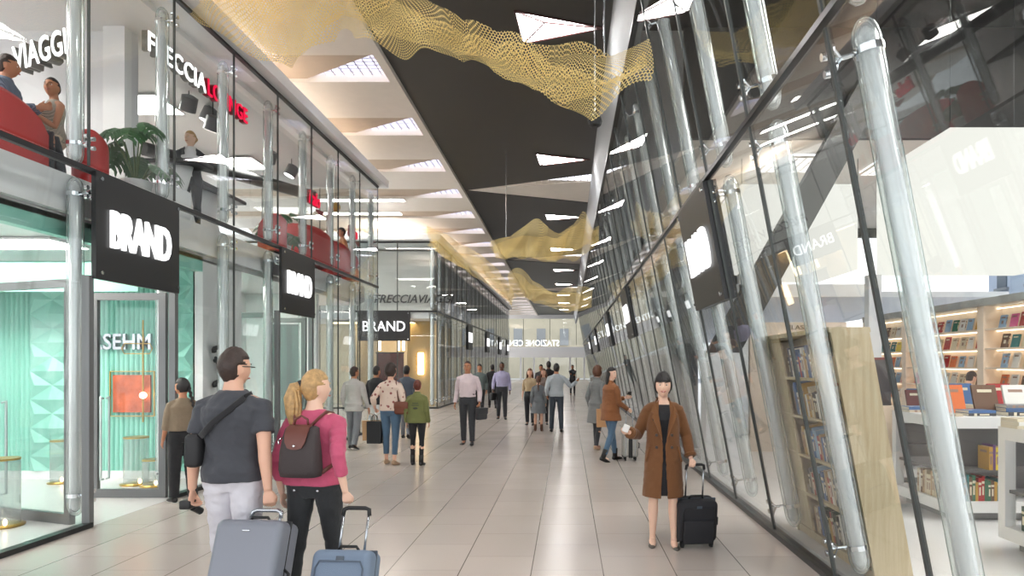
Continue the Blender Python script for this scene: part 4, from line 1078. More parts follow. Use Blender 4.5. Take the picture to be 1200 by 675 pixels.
def net(ctrl, lb, nu=220, nv=44, amp=.34, seed=0, folds=5):
    """ctrl: (x, ztop, zbottom, y) stations of the ribbon in metres"""
    def cr(a, b, c, d, t): return .5 * ((2 * b) + (c - a) * t + (2 * a - 5 * b + 4 * c - d) * t * t + (3 * b - a - 3 * c + d) * t ** 3)
    n = len(ctrl) - 1; vs = []; b = B(); uvs = []
    off = 0
    fs = []
    for lay in range(2):          # the cloth is folded double over part of its width
        L_ = 0; prev = None; sd2 = seed + lay * 5.3; base = len(vs)
        for i in range(nu + 1):
            u = i / nu * n; k = min(int(u), n - 1); t = u - k
            q = [ctrl[max(k - 1, 0)], ctrl[k], ctrl[k + 1], ctrl[min(k + 2, n)]]
            x, z1, z0, y = [cr(q[0][j], q[1][j], q[2][j], q[3][j], t) for j in range(4)]
            mid = V((x, y, (z0 + z1) / 2))
            if prev is not None: L_ += (mid - prev).length
            prev = mid; hgt = z1 - z0
            if lay:               # the inner fold wanders between the two edges
                c_ = .45 + .35 * noise.noise(V((L_ * .7, 3.1, seed))); w2 = .30 + .25 * noise.noise(V((L_ * .9, 8.1, seed)))
                z1b = z0 + hgt * min(.98, c_ + w2); z0 = z0 + hgt * max(.03, c_ - w2); z1 = z1b; hgt = z1 - z0
            arc = 0; pv = None
            for j in range(nv + 1):
                v = j / nv
                f1 = math.sin(L_ * 2.1 + 3.2 * v + 2.2 * noise.noise(V((L_ * .6, v, sd2))))
                f2 = noise.noise(V((L_ * 1.2 + sd2, v * 1.2 + L_ * .5, sd2 * 1.3)))
                f3 = abs(noise.noise(V((L_ * 1.0 + 9 + sd2, v * 1.0 - L_ * .7, 3)))) ** .7
                dy = amp * (.28 * f1 + 1.1 * f2 - 1.5 * f3) + lay * .10
                zz = z0 + hgt * v - amp * .4 * f3 * math.sin(PI * v) + .13 * abs(hgt) * noise.noise(V((L_ * 1.8, v * 1.5 + 7, sd2)))
                pt = V((x + amp * .3 * f2, y + dy, zz))
                if pv is not None: arc += (pt - pv).length
                pv = pt; vs.append(pt); uvs.append((L_ * 1.05 + lay * .01, arc))
        for i in range(nu):
            for j in range(nv):
                a = base + i * (nv + 1) + j; fs.append((a, a + nv + 1, a + nv + 2, a + 1))
    b.add(vs, fs); o = b.build('hanging_net', M_NET, smooth=True)
    ul = o.data.uv_layers.new(name='UVMap')
    for lp in o.data.loops: ul.data[lp.index].uv = uvs[lp.vertex_index]
    tag(o, lb, 'net')
    return o
def stations(rows): return [(unproj(px, 0, Y).x, unproj(px, ty, Y).z, unproj(px, by, Y).z, Y) for px, ty, by, Y in rows]
N1 = net(stations([(205, -60, 0, 9.6), (245, -60, 30, 9.4), (290, -70, 62, 9.2), (335, -70, 84, 9.0), (375, -50, 66, 8.8), (415, -40, 48, 8.6), (445, -28, 62, 8.3), (480, -4, 70, 8.0), (520, 14, 78, 7.8), (560, 28, 86, 7.6), (600, 40, 98, 7.5), (640, 54, 112, 7.4), (675, 62, 128, 7.3), (705, 64, 138, 7.2), (735, 56, 124, 7.2), (757, 48, 114, 7.2)]),
         'large golden mesh ribbon billowing under the black ceiling, nearest of the nets', seed=1.0)
N2 = net(stations([(578, 285, 302, 18.5), (600, 278, 303, 18.0), (625, 258, 304, 17.5), (640, 262, 306, 17.2), (655, 272, 306, 17), (672, 256, 304, 16.8), (684, 248, 300, 16.6), (694, 268, 296, 16.5), (701, 266, 288, 16.4)]), 'golden mesh drape with peaks, second along the hall', 120, 26, .4, 4.2, 3)
N3 = net(stations([(596, 322, 350, 27), (612, 318, 348, 26.6), (628, 332, 356, 26.3), (650, 342, 362, 26), (668, 338, 366, 25.7), (684, 338, 364, 25.4), (692, 340, 360, 25.2)]), 'golden mesh drape farther down the hall, third one', 100, 22, .5, 7.7, 3)
N4 = net(stations([(506, 268, 290, 24.5), (525, 276, 304, 24.3), (545, 290, 318, 24.2), (565, 300, 330, 24.2), (585, 318, 345, 24.4), (600, 340, 360, 25)]), 'pale golden mesh drape near the top of the farther shop block', 100, 22, .4, 2.7, 3)
# pendant speaker and rods
r = empty('hanging_speaker', unproj(697, 142, 7.6)); b = B(); b.rings([b.ering(z, q, q, 0, 0, 10) for z, q in ((-.07, .035), (-.05, .07), (0, .085), (.05, .07), (.07, .035))]); b.build('body', M_BLACK, r)
b = B(); b.cyl((0, 0, .06), (0, 0, ZT - unproj(697, 142, 7.6).z), .008, 6); b.build('cable', M_ALU, r); tag(r, 'small black round speaker hanging under the golden net', 'speaker')
b = B(); p = unproj(708, 66, 7.6); b.cyl(p, (p.x, p.y, ZT), .01, 6); tag(b.build('suspension_rod', M_ALU), 'thin steel rod holding the near golden net', 'rod')
b = B(); p = unproj(593, 278, 17.9); b.cyl(p, (p.x, p.y, ZT), .012, 6); tag(b.build('suspension_rod', M_ALU), 'thin steel rod holding the second golden net', 'rod')
# ---------------------------------------------------------------- people
SKIN = {'light': mat('skin_light', (226, 178, 152), .5, sss=.08), 'fair': mat('skin_fair', (234, 194, 170), .5, sss=.08), 'tan': mat('skin_tan', (188, 130, 98), .5, sss=.06), 'dark': mat('skin_dark', (104, 68, 50), .5, sss=.04)}
def cloth(name, c, bump=.25, vary=.1): return mat('cloth_' + name, c, .85, bump=bump, bscale=45, vary=vary, sheen=.15, vscale=6)
def hairm(name, c): return mat('hair_' + name, c, .45, bump=.5, bscale=90, vary=.35, vscale=35)
HB = hairm('black', (28, 24, 24)); HD = hairm('dark_brown', (50, 36, 30)); HBR = hairm('brown', (92, 58, 40)); HBL = hairm('blonde', (172, 138, 92)); HGY = hairm('grey', (96, 92, 90))
M_EYEW = mat('eye_white', (235, 232, 228), .2); M_IRIS = mat('iris', (48, 32, 24), .2); M_LIP = mat('lips', (178, 84, 80), .4); M_TEETH = mat('teeth', (240, 236, 228), .3)

def bake(b, name, m, parent, vox, smooth_it=2, wr=0, seed=0, fac=.5):
    """fuse the volumes of a builder into one continuous skin"""
    o = b.build(name, m); recalc(o)
    md = o.modifiers.new('r', 'REMESH'); md.mode = 'VOXEL'; md.voxel_size = vox; md.use_smooth_shade = True
    if smooth_it:
        s = o.modifiers.new('s', 'SMOOTH'); s.iterations = smooth_it; s.factor = fac
    dg = bpy.context.evaluated_depsgraph_get(); dg.update()
    me = bpy.data.meshes.new_from_object(o.evaluated_get(dg))
    o.modifiers.clear(); old = o.data; o.data = me; bpy.data.meshes.remove(old)
    me.name = name
    if wr:
        nn = [v.normal.copy() for v in me.vertices]
        for v, n in zip(me.vertices, nn):
            c = v.co
            f = noise.noise(V((c.x * 9 + seed, c.y * 9, c.z * 16 + 2.5 * noise.noise(V((c.x * 5, c.y * 5, c.z * 4 + seed)))))) + .5 * noise.noise(V((c.x * 22, c.y * 22 + seed, c.z * 30)))
            v.co = c + n * (wr * f)
    me.polygons.foreach_set('use_smooth', [True] * len(me.polygons))
    me.materials.clear()
    for mm in (m if isinstance(m, (list, tuple)) else [m]): me.materials.append(mm)
    o.parent = parent
    return o

def ik(S, T, l1, l2, hint):
    d = T - S; L_ = min(d.length, l1 + l2 - .004); dn = d.normalized(); T = S + dn * L_
    a = (l1 * l1 - l2 * l2 + L_ * L_) / (2 * L_); h = math.sqrt(max(0, l1 * l1 - a * a))
    p = hint - dn * hint.dot(dn); p = p.normalized() if p.length > 1e-5 else V((0, -1, 0))
    return S + dn * a + p * h, T

def head_pt(th, ph):      # th from top, ph around; returns offset from the head centre (unit sphere shaped to a head)
    x = math.sin(th) * math.sin(ph); y = math.sin(th) * math.cos(ph); z = math.cos(th)
    return V((x, y, z))
def head_shape(d, fem=False):
    x, y, z = d
    rx, ry, rz = .074, .096, .118
    if z < 0:
        k = -z; rx *= 1 - .30 * k ** 1.6 - (.05 if fem else 0) * k; 
        if y < 0: ry *= 1 - .35 * k
        else: ry *= 1 - .02 * k
    p = V((x * rx, y * ry, z * rz))
    if y > 0:
        g = lambda cx, cz, sx, sz: math.exp(-((x - cx) / sx) ** 2 - ((z - cz) / sz) ** 2)
        p.y += y * (.021 * g(0, -.20, .13, .16) + .012 * g(0, -.02, .10, .2) + .008 * g(0, -.50, .30, .09) + .010 * g(0, -.82, .35, .16) - .012 * g(-.40, .06, .2, .11) - .012 * g(.40, .06, .2, .11) + .005 * g(0, .24, .7, .1))
        p.x += .003 * math.copysign(1, x) * g(math.copysign(.62, x), -.22, .2, .2) if x else 0
    return p
def head_mesh(b, M, c, sc=1, fem=False, nt=22, nr=32, fn=None):
    rs = []
    for i in range(nt + 1):
        th = PI * (.015 + .97 * i / nt); ring = []
        for k in range(nr):
            d = head_pt(th, TAU * k / nr); p = head_shape(d, fem)
            if fn: p = fn(d, p)
            ring.append(c + M @ (p * sc))
        rs.append(ring)
    b.rings(rs)

def hand(b, W, d, n, side, curl, sc=1.0, spread=1.0):
    """palm and five fingers from the wrist W along d, palm facing n"""
    d = d.normalized(); n = (n - d * n.dot(d)).normalized(); s = d.cross(n) * side     # s points to the thumb side
    k = .95 * sc
    b.tube([W - d * .03, W, W + d * .03 * k, W + d * .06 * k, W + d * .085 * k], [.024 * k, .024 * k, .031 * k, .038 * k, .037 * k], 12, flat=.42, up=n)
    for i, (off, ln) in enumerate(((.029, .070), (.0098, .078), (-.0098, .073), (-.028, .058))):
        p = W + d * (.082 - .004 * abs(i - 1)) * k + s * off * k; a = curl * .45; pts = [p - d * .02 * k, p]; dirr = d
        r = .0088 * k if i < 3 else .0078 * k
        for seg_, f in enumerate((.42, .32, .26)):
            dd = (d * math.cos(a) + n * math.sin(a)); p = p + dd * ln * f * k; pts.append(p); a += curl * .55
        b.tube(pts, [r, r * 1.05, r, r * .92, r * .8], 8, rnd=True)
    t0 = W + d * .022 * k + s * .024 * k; a = .7 if curl < 1.1 else .5
    t1 = t0 + (d * math.cos(a) + s * math.sin(a) + n * .25).normalized() * .038 * k
    t2 = t1 + (d * .9 + s * (.15 if curl < 1.1 else -.1) + n * (.25 + .5 * min(1, curl))).normalized() * .03 * k
    t3 = t2 + (d * .85 + s * (-.1 if curl < 1.1 else -.5) + n * (.2 + .5 * min(1, curl))).normalized() * .025 * k
    b.tube([t0, t1, t2, t3], [.013 * k, .011 * k, .0098 * k, .008 * k], 8, rnd=True)

TORSO_M = [(.84, .10, .085, 0), (.90, .162, .105, -.01), (.97, .165, .112, -.012), (1.05, .150, .102, 0), (1.13, .148, .10, .005), (1.22, .160, .108, .005), (1.30, .172, .115, .0), (1.36, .160, .106, -.008), (1.405, .130, .088, -.012), (1.44, .095, .070, -.015), (1.475, .064, .056, -.012), (1.53, .054, .054, -.005)]
TORSO_F = [(.84, .10, .085, 0), (.90, .168, .108, -.012), (.96, .170, .115, -.016), (1.04, .142, .098, -.002), (1.11, .124, .088, .005), (1.19, .132, .094, .008), (1.27, .146, .116, .016), (1.33, .142, .102, .004), (1.375, .122, .086, -.008), (1.415, .09, .068, -.012), (1.455, .056, .050, -.014), (1.50, .046, .046, -.008), (1.53, .045, .046, -.005)]
class Person: pass
def person(pos, rz, H, sex, label, skin='light', hair=None, top=None, bottom=None, shoes=None, hands=None, legs=((8, 5), (-12, 8)), head=(0, 0), lean=0, vox=.009, hairstyle='short', z0=0, seated=False, group=None, arms_bare='wrist', foot_rz=0, fingers=None, smile=False, scale_w=1.0, base=None, handn=None, elbow=None):
    P_ = Person(); s = H / 1.75; fem = sex == 'f'; sw = scale_w
    sk = SKIN[skin]
    T = TORSO_F if fem else TORSO_M
    shx = (.156 if fem else .180) * sw; zs = 1.362 if fem else 1.37; hipz = .90
    R = Matrix.Rotation(math.radians(-lean), 3, 'X')            # lean forward about the hips
    def U(p): p = V(p); q = p - V((0, 0, .92)); return (R @ q + V((0, 0, .92))) if p.z > .92 else p
    # legs
    J = []
    for i, sd in enumerate((-1, 1)):
        sg, kn = legs[i][:2]; spl = legs[i][2] if len(legs[i]) > 2 else .02
        a = math.radians(sg); a2 = math.radians(sg - kn)
        hip = V((sd * .088 * sw, 0, hipz)); t = V((sd * spl, math.sin(a), -math.cos(a))).normalized(); kne = hip + t * .415
        u = V((sd * spl * .6, math.sin(a2), -math.cos(a2))).normalized(); an = kne + u * .415
        J.append((hip, kne, an, a2))
    drop = min(j[2].z for j in J) - .075
    tz = z0 - drop * s if not seated else z0
    root = None
    hd = [(-.23, .02, .86), (.23, .02, .86)] if not hands else [h if h else ((-1 if i == 0 else 1) * .23, .02, .86) for i, h in enumerate(hands)]
    arms = []
    for i, sd in enumerate((-1, 1)):
        S = U((sd * shx, -.005, zs)); Tt = V(hd[i]) + V((0, 0, drop * 0)); hint = V((sd * .25, -1, -.15)) if not (elbow and elbow[i]) else V(elbow[i])
        E, W = ik(S, Tt, .285, .25, hint); arms.append((S, E, W))
    hc = U((0, .012, 1.612 if not fem else 1.602)); Mh = Matrix.Rotation(math.radians(head[0]), 3, 'Z') @ Matrix.Rotation(math.radians(head[1] - lean), 3, 'X')
    # --- body
    b = B(); am = .86 if fem else 1.0
    inn = .985
    b.rings([[U(p) for p in b.ering(z, a * inn * sw, d * inn, 0, y, 20, 2.3)] for z, a, d, y in T])
    b.tube([U((0, -.012, 1.47)), U((0, -.004, 1.53)), hc + Mh @ V((0, -.01, -.05))], [.056 * (.86 if fem else 1)] * 3, 14)
    for i, sd in enumerate((-1, 1)):
        S, E, W = arms[i]
        b.tube([U((sd * .055, -.012, zs + .034)), U((sd * .115 * sw, -.01, zs + .020)), S, S.lerp(E, .35), S.lerp(E, .75), E, E.lerp(W, .25), E.lerp(W, .7), W],
               [q * am for q in (.052, .054, .052, .050, .042, .039, .041, .031, .025)], 14)
        dv = (W - E).normalized(); nrm = V((-sd, .1, 0)) if not (handn and handn[i]) else V(handn[i])
        cu = .55 if not fingers else fingers[i]
        hand(b, W, dv if abs(cu) < 5 else dv, nrm, sd * 1.0, cu, 1.05 if not fem else .92)
        hip, kn, an, a2 = J[i]
        b.tube([hip + V((0, -.01, .04)), hip.lerp(kn, .12), hip.lerp(kn, .5), hip.lerp(kn, .9), kn, kn.lerp(an, .12), kn.lerp(an, .32), kn.lerp(an, .7), kn.lerp(an, .93), an + V((0, 0, -.02))],
               [q * (.92 if fem else 1) for q in (.09, .088, .073, .055, .053, .052, .056, .040, .033, .035)], 14)
        b.tube([an + V((0, -.02, -.035)), an + V((0, .04, -.04)), an + V((0, .11, -.055))], [.034, .036, .022], 10)
    head_mesh(b, Mh, hc, 1.05, fem)
    for sd in (-1, 1):
        b.ell(hc + Mh @ V((sd * .073, -.008, -.005)), (.008, .019, .031), 10, 8, M=Mh @ Matrix.Rotation(sd * -.25, 3, 'Z'))
    body = bake(b, 'person', sk, None, vox, 1, fac=.35)
    root = body; root.location = (pos[0], pos[1], tz); root.rotation_euler = (0, 0, rz); root.scale = (s, s, s)
    tag(root, label, 'person', group)
    # --- face
    if vox <= .0085:
        for sd in (-1, 1):
            e = B(); e.ell(hc + Mh @ V((sd * .031, .0795, .006)), (.0135, .010, .0075), 12, 8, M=Mh); e.ell(hc + Mh @ V((sd * .031, .0885, .006)), (.0062, .004, .0056), 10, 6, M=Mh, mi=1)
            e.build('eye', [M_EYEW, M_IRIS], root, smooth=True)
            w_ = B(); w_.tube([hc + Mh @ V((sd * .014, .0975, .026)), hc + Mh @ V((sd * .03, .097, .032)), hc + Mh @ V((sd * .050, .083, .027))], [.003, .0036, .002], 6); w_.build('eyebrow', hair or HD, root, smooth=True)
        w_ = B(); up_ = .006 if smile else 0
        w_.tube([hc + Mh @ V((-.029, .088, -.058 + up_)), hc + Mh @ V((-.013, .1015, -.061)), hc + Mh @ V((0, .1035, -.062)), hc + Mh @ V((.013, .1015, -.061)), hc + Mh @ V((.029, .088, -.058 + up_))], [.002, .0054, .006, .0054, .002], 8)
        if smile: w_.tube([hc + Mh @ V((-.020, .099, -.058)), hc + Mh @ V((0, .1075, -.061)), hc + Mh @ V((.020, .099, -.058))], [.001, .0036, .001], 6, mi=1)
        w_.build('lips', [M_LIP, M_TEETH], root, smooth=True)
    # --- hair
    if hair:
        hl = {'short': (.42, -.10), 'crop': (.5, 0.02), 'buzz': (.5, 0.0)}.get(hairstyle, (.40, -.25))
        thick = {'buzz': 1.03, 'crop': 1.05, 'short': 1.09, 'curly': 1.24, 'bun': 1.06, 'pony': 1.09, 'fringe': 1.17}.get(hairstyle, 1.10)
        def fn(d, p):
            x, y, z = d; q = p * thick + V((0, -.004, .004))
            face = y > (.1 if hairstyle != 'fringe' else .25) and z < (hl[0] + .15 * (1 - abs(x)) if hairstyle != 'fringe' else .30) and abs(x) < .93
            side = z < ((-.12 if y > -.05 else -.30 - .45 * min(1, max(0, -y * 1.6))) if hairstyle in ('short', 'crop', 'buzz', 'bun', 'pony') else -.6)
            ear = abs(x) > .80 and -.35 < z < .12 and y > -.35 and hairstyle in ('short', 'crop', 'buzz', 'bun', 'pony')
            if face or side or ear: q = p * .86
            nz = noise.noise(V((x * 5, y * 5, z * 5)) + V((H * 7, 0, 0)))
            return q * (1 + (.05 if hairstyle in ('short', 'crop') else .03) * nz + (.10 * noise.noise(V((x * 9, y * 9, z * 9))) if hairstyle == 'curly' else 0))
        h = B(); head_mesh(h, Mh, hc, 1.05, fem, 30, 44, fn)
        hp = lambda x, y, z: hc + Mh @ V((x, y, z))
        if hairstyle == 'fringe':
            for k in range(9):
                x = -.06 + .015 * k; h.tube([hp(x * .7, .07, .10), hp(x, .100 - abs(x) * .35, .065), hp(x * 1.05, .104 - abs(x) * .45, .034)], [.014, .013, .004], 8, flat=.5)
            h.ell(hp(0, -.085, -.05), (.05, .035, .045), 12, 8)
        if hairstyle == 'pony':
            h.tube([hp(-.035, -.085, .035), hp(-.05, -.13, .02), hp(-.065, -.15, -.06), hp(-.07, -.14, -.16), hp(-.055, -.13, -.26), hp(-.035, -.115, -.35)], [.024, .042, .055, .052, .040, .012], 16, flat=.8)
            for k in range(9):
                a = k * .7; h.tube([hp(-.05 + .035 * math.cos(a), -.13 + .03 * math.sin(a), 0), hp(-.06 + .045 * math.cos(a + .5), -.135 + .035 * math.sin(a + .5), -.11), hp(-.06 + .045 * math.cos(a), -.135 + .03 * math.sin(a), -.23), hp(-.035 + .03 * math.cos(a + .6), -.115 + .02 * math.sin(a), -.35 - .01 * (k % 3))], [.010, .012, .011, .003], 6)
        if hairstyle == 'long':
            for k in range(15):
                a = PI * (.10 + .80 * k / 14) + PI; c_, q_ = math.cos(a), math.sin(a)
                h.tube([hp(.075 * c_, .02 + .09 * q_, .03), hp(.092 * c_, .015 + .105 * q_, -.06), hp(.10 * c_, .01 + .10 * q_, -.15), hp(.095 * c_, .01 + .09 * q_, -.23 - .01 * (k % 3))], [.026, .027, .024, .007], 8)
        if hairstyle == 'braid':
            for k in range(9): h.ell(hp(-.0 + .008 * (-1) ** k, -.105 - .004 * k, -.03 - .034 * k), (.024 - .001 * k, .022 - .001 * k, .026), 10, 8)
        if hairstyle == 'bun': h.ell(hp(0, -.105, .02), (.042, .04, .042), 14, 10)
        h.build('hair', hair, root, smooth=True)
        if hairstyle == 'pony': q = B(); q.tube([hp(-.032, -.082, .038), hp(-.042, -.105, .03)], [.03, .03], 14); q.build('hair_tie', mat('hair_tie', (40, 40, 44), .6), root, smooth=True)
        if hairstyle == 'braid': q = B(); q.tube([hp(0, -.14, -.335), hp(0, -.142, -.35)], [.018, .018], 12); q.build('hair_tie', mat('hair_tie', (40, 40, 44), .6), root, smooth=True)
    # --- garments
    def garment_top(name, m, hem=.90, sleeve=1.0, ease=.014, flare=0, collar=0, loose=1.0, zneck=1.475, wr=.004, gmat=None, bottomw=None):
        g = B(); rs = []
        zz = [(z, a, d, y) for z, a, d, y in T if z <= zneck + .001]
        lo = []
        if hem < .84:
            n = 6
            for k in range(n):
                t = k / n; z = hem + (.86 - hem) * t; fl = flare * (1 - t)
                lo.append((z, .175 + fl, .13 + fl * .8, 0))
            zz = lo + [q for q in zz if q[0] > .88]
        else:
            zz = [q for q in zz if q[0] >= hem]
            base_ = next(q for q in T if q[0] >= hem); zz = [(hem, base_[1], base_[2], base_[3])] + zz
        for z, a, d, y in zz:
            e = ease * (1 if z < 1.4 else .6)
            a2 = a * sw; 
            if loose > 1 and z < 1.36: a2 = max(a2, .150 * sw * loose); d = max(d, .108 * (loose * .98))
            rs.append([U(p) for p in g.ering(z, a2 + e, d + e, 0, y, 24, 2.3)])
        g.rings(rs)
        if collar:
            g.tube([U((0, -.014, 1.455)), U((0, -.006, 1.455 + collar))], [.072, .064], 18, flat=.92)
        for i, sd in enumerate((-1, 1)):
            S, E, W = arms[i]; e = ease + .004
            pts = [U((sd * .06, -.012, zs + .022)), U((sd * .115 * sw, -.01, zs + .014)), S, S.lerp(E, .35)]; rad = [.060, .061, .059, .058 + e * .3]
            if sleeve > .5: pts += [S.lerp(E, .75), E, E.lerp(W, .25)]; rad += [.052 + e * .3, .047 + e * .3, .048 + e * .2]
            if sleeve > .75: pts += [E.lerp(W, .55)]; rad += [.042 + e * .2]
            if sleeve >= 1: pts += [E.lerp(W, .95)]; rad += [.034 + e * .3]
            if 0 < sleeve <= .5: pts += [S.lerp(E, .62)]; rad += [.060 + e * .3]
            if sleeve > 0: g.tube(pts, [q * (.9 if fem else 1) * (1 + (loose - 1) * .4) for q in rad], 16)
            else: g.tube(pts[:2], [.05, .045], 14)
        return bake(g, name, m, root, max(vox, .008), 3, wr, seed=H * 13 + pos[0])
    def garment_legs(name, m, hem=.07, wide=1.0, waist=1.0, wr=.004, upper=None):
        g = B()
        g.rings([g.ering(z, a * sw + .010, d + .010, 0, y, 24, 2.2) for z, a, d, y in T if z <= waist + .03])
        for i, sd in enumerate((-1, 1)):
            hip, kn, an, a2 = J[i]; hm = kn.lerp(an, 1 - (hem - .07) / .415)
            k = wide * (.93 if fem else 1)
            g.tube([hip + V((0, -.012, .05)), hip.lerp(kn, .12), hip.lerp(kn, .5), kn, kn.lerp(hm, .4), kn.lerp(hm, .8), hm],
                   [.096 * (.97 + .03 * k), .098 * (.95 + .05 * k), .082 * (.6 + .4 * k), .064 * k, .060 * k, .053 * k, .052 * k], 16)
        return bake(g, name, m, root, max(vox, .008), 3, wr, seed=H * 5 + pos[1])
    def shoe(i, m, kind='shoe', sole=None):
        sd = (-1, 1)[i]; hip, kn, an, a2 = J[i]; tilt = -max(0, -a2) * .9 if a2 < -.15 else 0
        M = Matrix.Rotation(tilt, 3, 'X') @ Matrix.Rotation(-sd * .12, 3, 'Z')
        g = B(); k = .9 if fem else 1
        def pt(x, y, z): return an + M @ (V((x, y, z)) * 1.0)
        if kind == 'pump':
            st = [(-.055, .022, .028, -.028), (-.02, .030, .030, -.040), (.05, .030, .022, -.058), (.10, .036, .018, -.062), (.145, .026, .014, -.066), (.165, .010, .008, -.068)]
        else:
            st = [(-.07, .024, .030, -.040), (-.045, .036, .042, -.035), (0, .038, .046, -.034), (.06, .042, .036, -.046), (.12, .046, .028, -.052), (.165, .040, .022, -.056), (.19, .018, .014, -.062)]
        rs = [[pt(x * math.cos(t), y * k, max(-.082, z + h * math.sin(t))) if 0 else pt(x * math.cos(t), y * k, z + h * math.sin(t) if z + h * math.sin(t) > -.08 else -.08) for t in [TAU * q / 16 for q in range(16)]] for y, x, h, z in st]
        g.rings(rs)
        if kind == 'pump': g.tube([pt(0, -.045, -.05), pt(0, -.05, -.08)], [.012, .008], 8)
        if kind == 'boot': g.tube([pt(0, -.01, -.03), pt(0, -.005, .06), pt(0, -.005, .14)], [.048, .048, .052], 14)
        o = g.build(kind if kind != 'pump' else 'court_shoe', m, root, smooth=True)
        if sole: q = B(); q.rings([[pt((x + .002) * math.cos(t), y * k, -.083 + (.012 if math.sin(t) > 0 else 0)) for t in [TAU * a / 12 for a in range(12)]] for y, x, h, z in st]); q.build('sole', sole, root, smooth=False)
        return o
    P_.root = root; P_.arms = arms; P_.J = J; P_.U = U; P_.hc = hc; P_.Mh = Mh; P_.s = s; P_.top = garment_top; P_.legs = garment_legs; P_.shoe = shoe; P_.T = T; P_.sw = sw; P_.fem = fem; P_.zs = zs
    if top: garment_top(*top[0], **top[1])
    if bottom: garment_legs(*bottom[0], **bottom[1])
    if shoes:
        for i in (0, 1): shoe(i, *shoes)
    bpy.context.view_layer.update()
    return P_
def wpos(P_, p): return P_.root.matrix_world @ V(p)
def loc_from_px(x, y): Y = CAMH * F / (y - CY); return ((x - CX) * Y / F, Y)
M_SHOEB = mat('shoe_black', (30, 28, 28), .35); M_SOLEW = mat('sole_white', (215, 212, 208), .6)

# ---- bags and luggage
def place(o, p, rot=(0, 0, 0)): o.location = p; o.rotation_euler = rot
def suitcase(p, size, col, rot, label, ext=.35, hard=True, ribs=False, handle_mat=None, colr=(120, 126, 136)):
    w_, d, h = size; r = empty('suitcase', p, rot=rot); m = mat('suitcase_' + col, colr, .38 if hard else .8, metal=.15 if hard else 0, bump=0 if hard else .3, bscale=200)
    b = B(); b.rbox((0, 0, h / 2 + .04), (w_, d, h - .04), min(.05, d * .3), 5); b.build('shell', m, r, smooth=True, auto=True)
    z = B(); z.rbox((0, 0, h / 2 + .04), (w_ + .006, .014, h - .034), .006, 2); z.build('zip_band', M_DARK if hard else mat('zip_tone', tuple(int(c * .6) for c in colr), .6), r)
    if ribs:
        q = B()
        q.rbox((0, -d / 2 - .002, h / 2 + .04), (w_ * .26, .016, h * .96), .006, 2); q.build('dark_centre_band', M_BLACK, r)
        for s in (-1, 1):
            q = B(); q.box((s * w_ * .3, -d / 2 - .001, h / 2 + .04), (.012, .008, h * .8)); q.build('rib', M_ALU, r)
    elif not hard:
        q = B(); q.rbox((0, -d / 2 - .012, h * .40), (w_ * .78, .035, h * .52), .02, 3); q.build('front_pocket', m, r, smooth=True, auto=True)
        q = B(); q.tube([(-w_ * .40, -d / 2 - .004, .12), (-w_ * .40, -d / 2 - .004, h * .82), (-w_ * .34, -d / 2 - .004, h * .9), (w_ * .34, -d / 2 - .004, h * .9), (w_ * .40, -d / 2 - .004, h * .82), (w_ * .40, -d / 2 - .004, .12)], .006, 6); q.build('piping', mat('zip_tone_' + col, tuple(int(c * .75) for c in colr), .6), r, smooth=True)
        q = B(); q.rbox((w_ * .36, -d / 2 - .02, h * .5), (.008, .008, .09), .003, 2); q.build('zip_pull', M_ALU, r)
    q = B(); q.rbox((0, -d / 2 - .004, h * .93), (.05, .006, .03 if not hard else .010), .002, 2); q.build('badge', M_ALU if hard else mat('badge_tone', tuple(int(c * .6) for c in colr), .4), r)
    for s in (-1, 1): q = B(); q.tube([(s * w_ * .22, d * .25, h), (s * w_ * .22, d * .25, h + ext)], [.009, .009], 8); q.build('handle_rod', M_ALU, r, smooth=True)
    q = B(); q.tube([(-w_ * .22 - .005, d * .25, h + ext - .03), (-w_ * .22, d * .25, h + ext + .01), (-w_ * .15, d * .25, h + ext + .02), (w_ * .15, d * .25, h + ext + .02), (w_ * .22, d * .25, h + ext + .01), (w_ * .22 + .005, d * .25, h + ext - .03)], .014, 10)
    q.build('grip', handle_mat or M_BLACK, r, smooth=True)
    q = B(); q.tube([(-.07, 0, h + .018), (-.05, 0, h + .045), (.05, 0, h + .045), (.07, 0, h + .018)], .010, 8); q.build('top_handle', M_BLACK, r, smooth=True)
    q = B(); q.tube([(w_ / 2, 0, h * .42), (w_ / 2 + .03, 0, h * .45), (w_ / 2 + .03, 0, h * .6), (w_ / 2, 0, h * .63)], .010, 8); q.build('side_handle', M_BLACK, r, smooth=True)
    for sx in (-1, 1):
        for sy in (-1, 1):
            q = B(); q.cyl((sx * (w_ / 2 - .05) - .012, sy * (d / 2 - .04), .025), (sx * (w_ / 2 - .05) + .012, sy * (d / 2 - .04), .025), .025, 14); q.box((sx * (w_ / 2 - .05), sy * (d / 2 - .04), .048), (.036, .036, .03)); q.build('wheel', M_RUBBER, r)
    return tag(r, label, 'suitcase')
def carrier(p, size, m, label, rz=0, cat='bag', name='shopping_bag', hh=.12):
    w_, d, h = size; r = empty(name, p, rz)          # p: point where the handles are held
    z1 = -hh; z0 = z1 - h; b = B(); t = .004
    b.hexa([(-w_ / 2 * .94, -d / 2, z0), (w_ / 2 * .94, -d / 2, z0), (w_ / 2 * .94, d / 2, z0), (-w_ / 2 * .94, d / 2, z0), (-w_ / 2, -d * .3, z1), (w_ / 2, -d * .3, z1), (w_ / 2, d * .3, z1), (-w_ / 2, d * .3, z1)])
    b.build('bag_body', m, r)
    for s in (-1, 1):
        q = B(); q.tube([(-w_ * .22, s * d * .3, z1 - .02), (-w_ * .16, s * d * .2, z1 + hh * .7), (0, 0, 0), (w_ * .16, s * d * .2, z1 + hh * .7), (w_ * .22, s * d * .3, z1 - .02)], .005, 6); q.build('handle', m, r, smooth=True)
    return tag(r, label, cat)
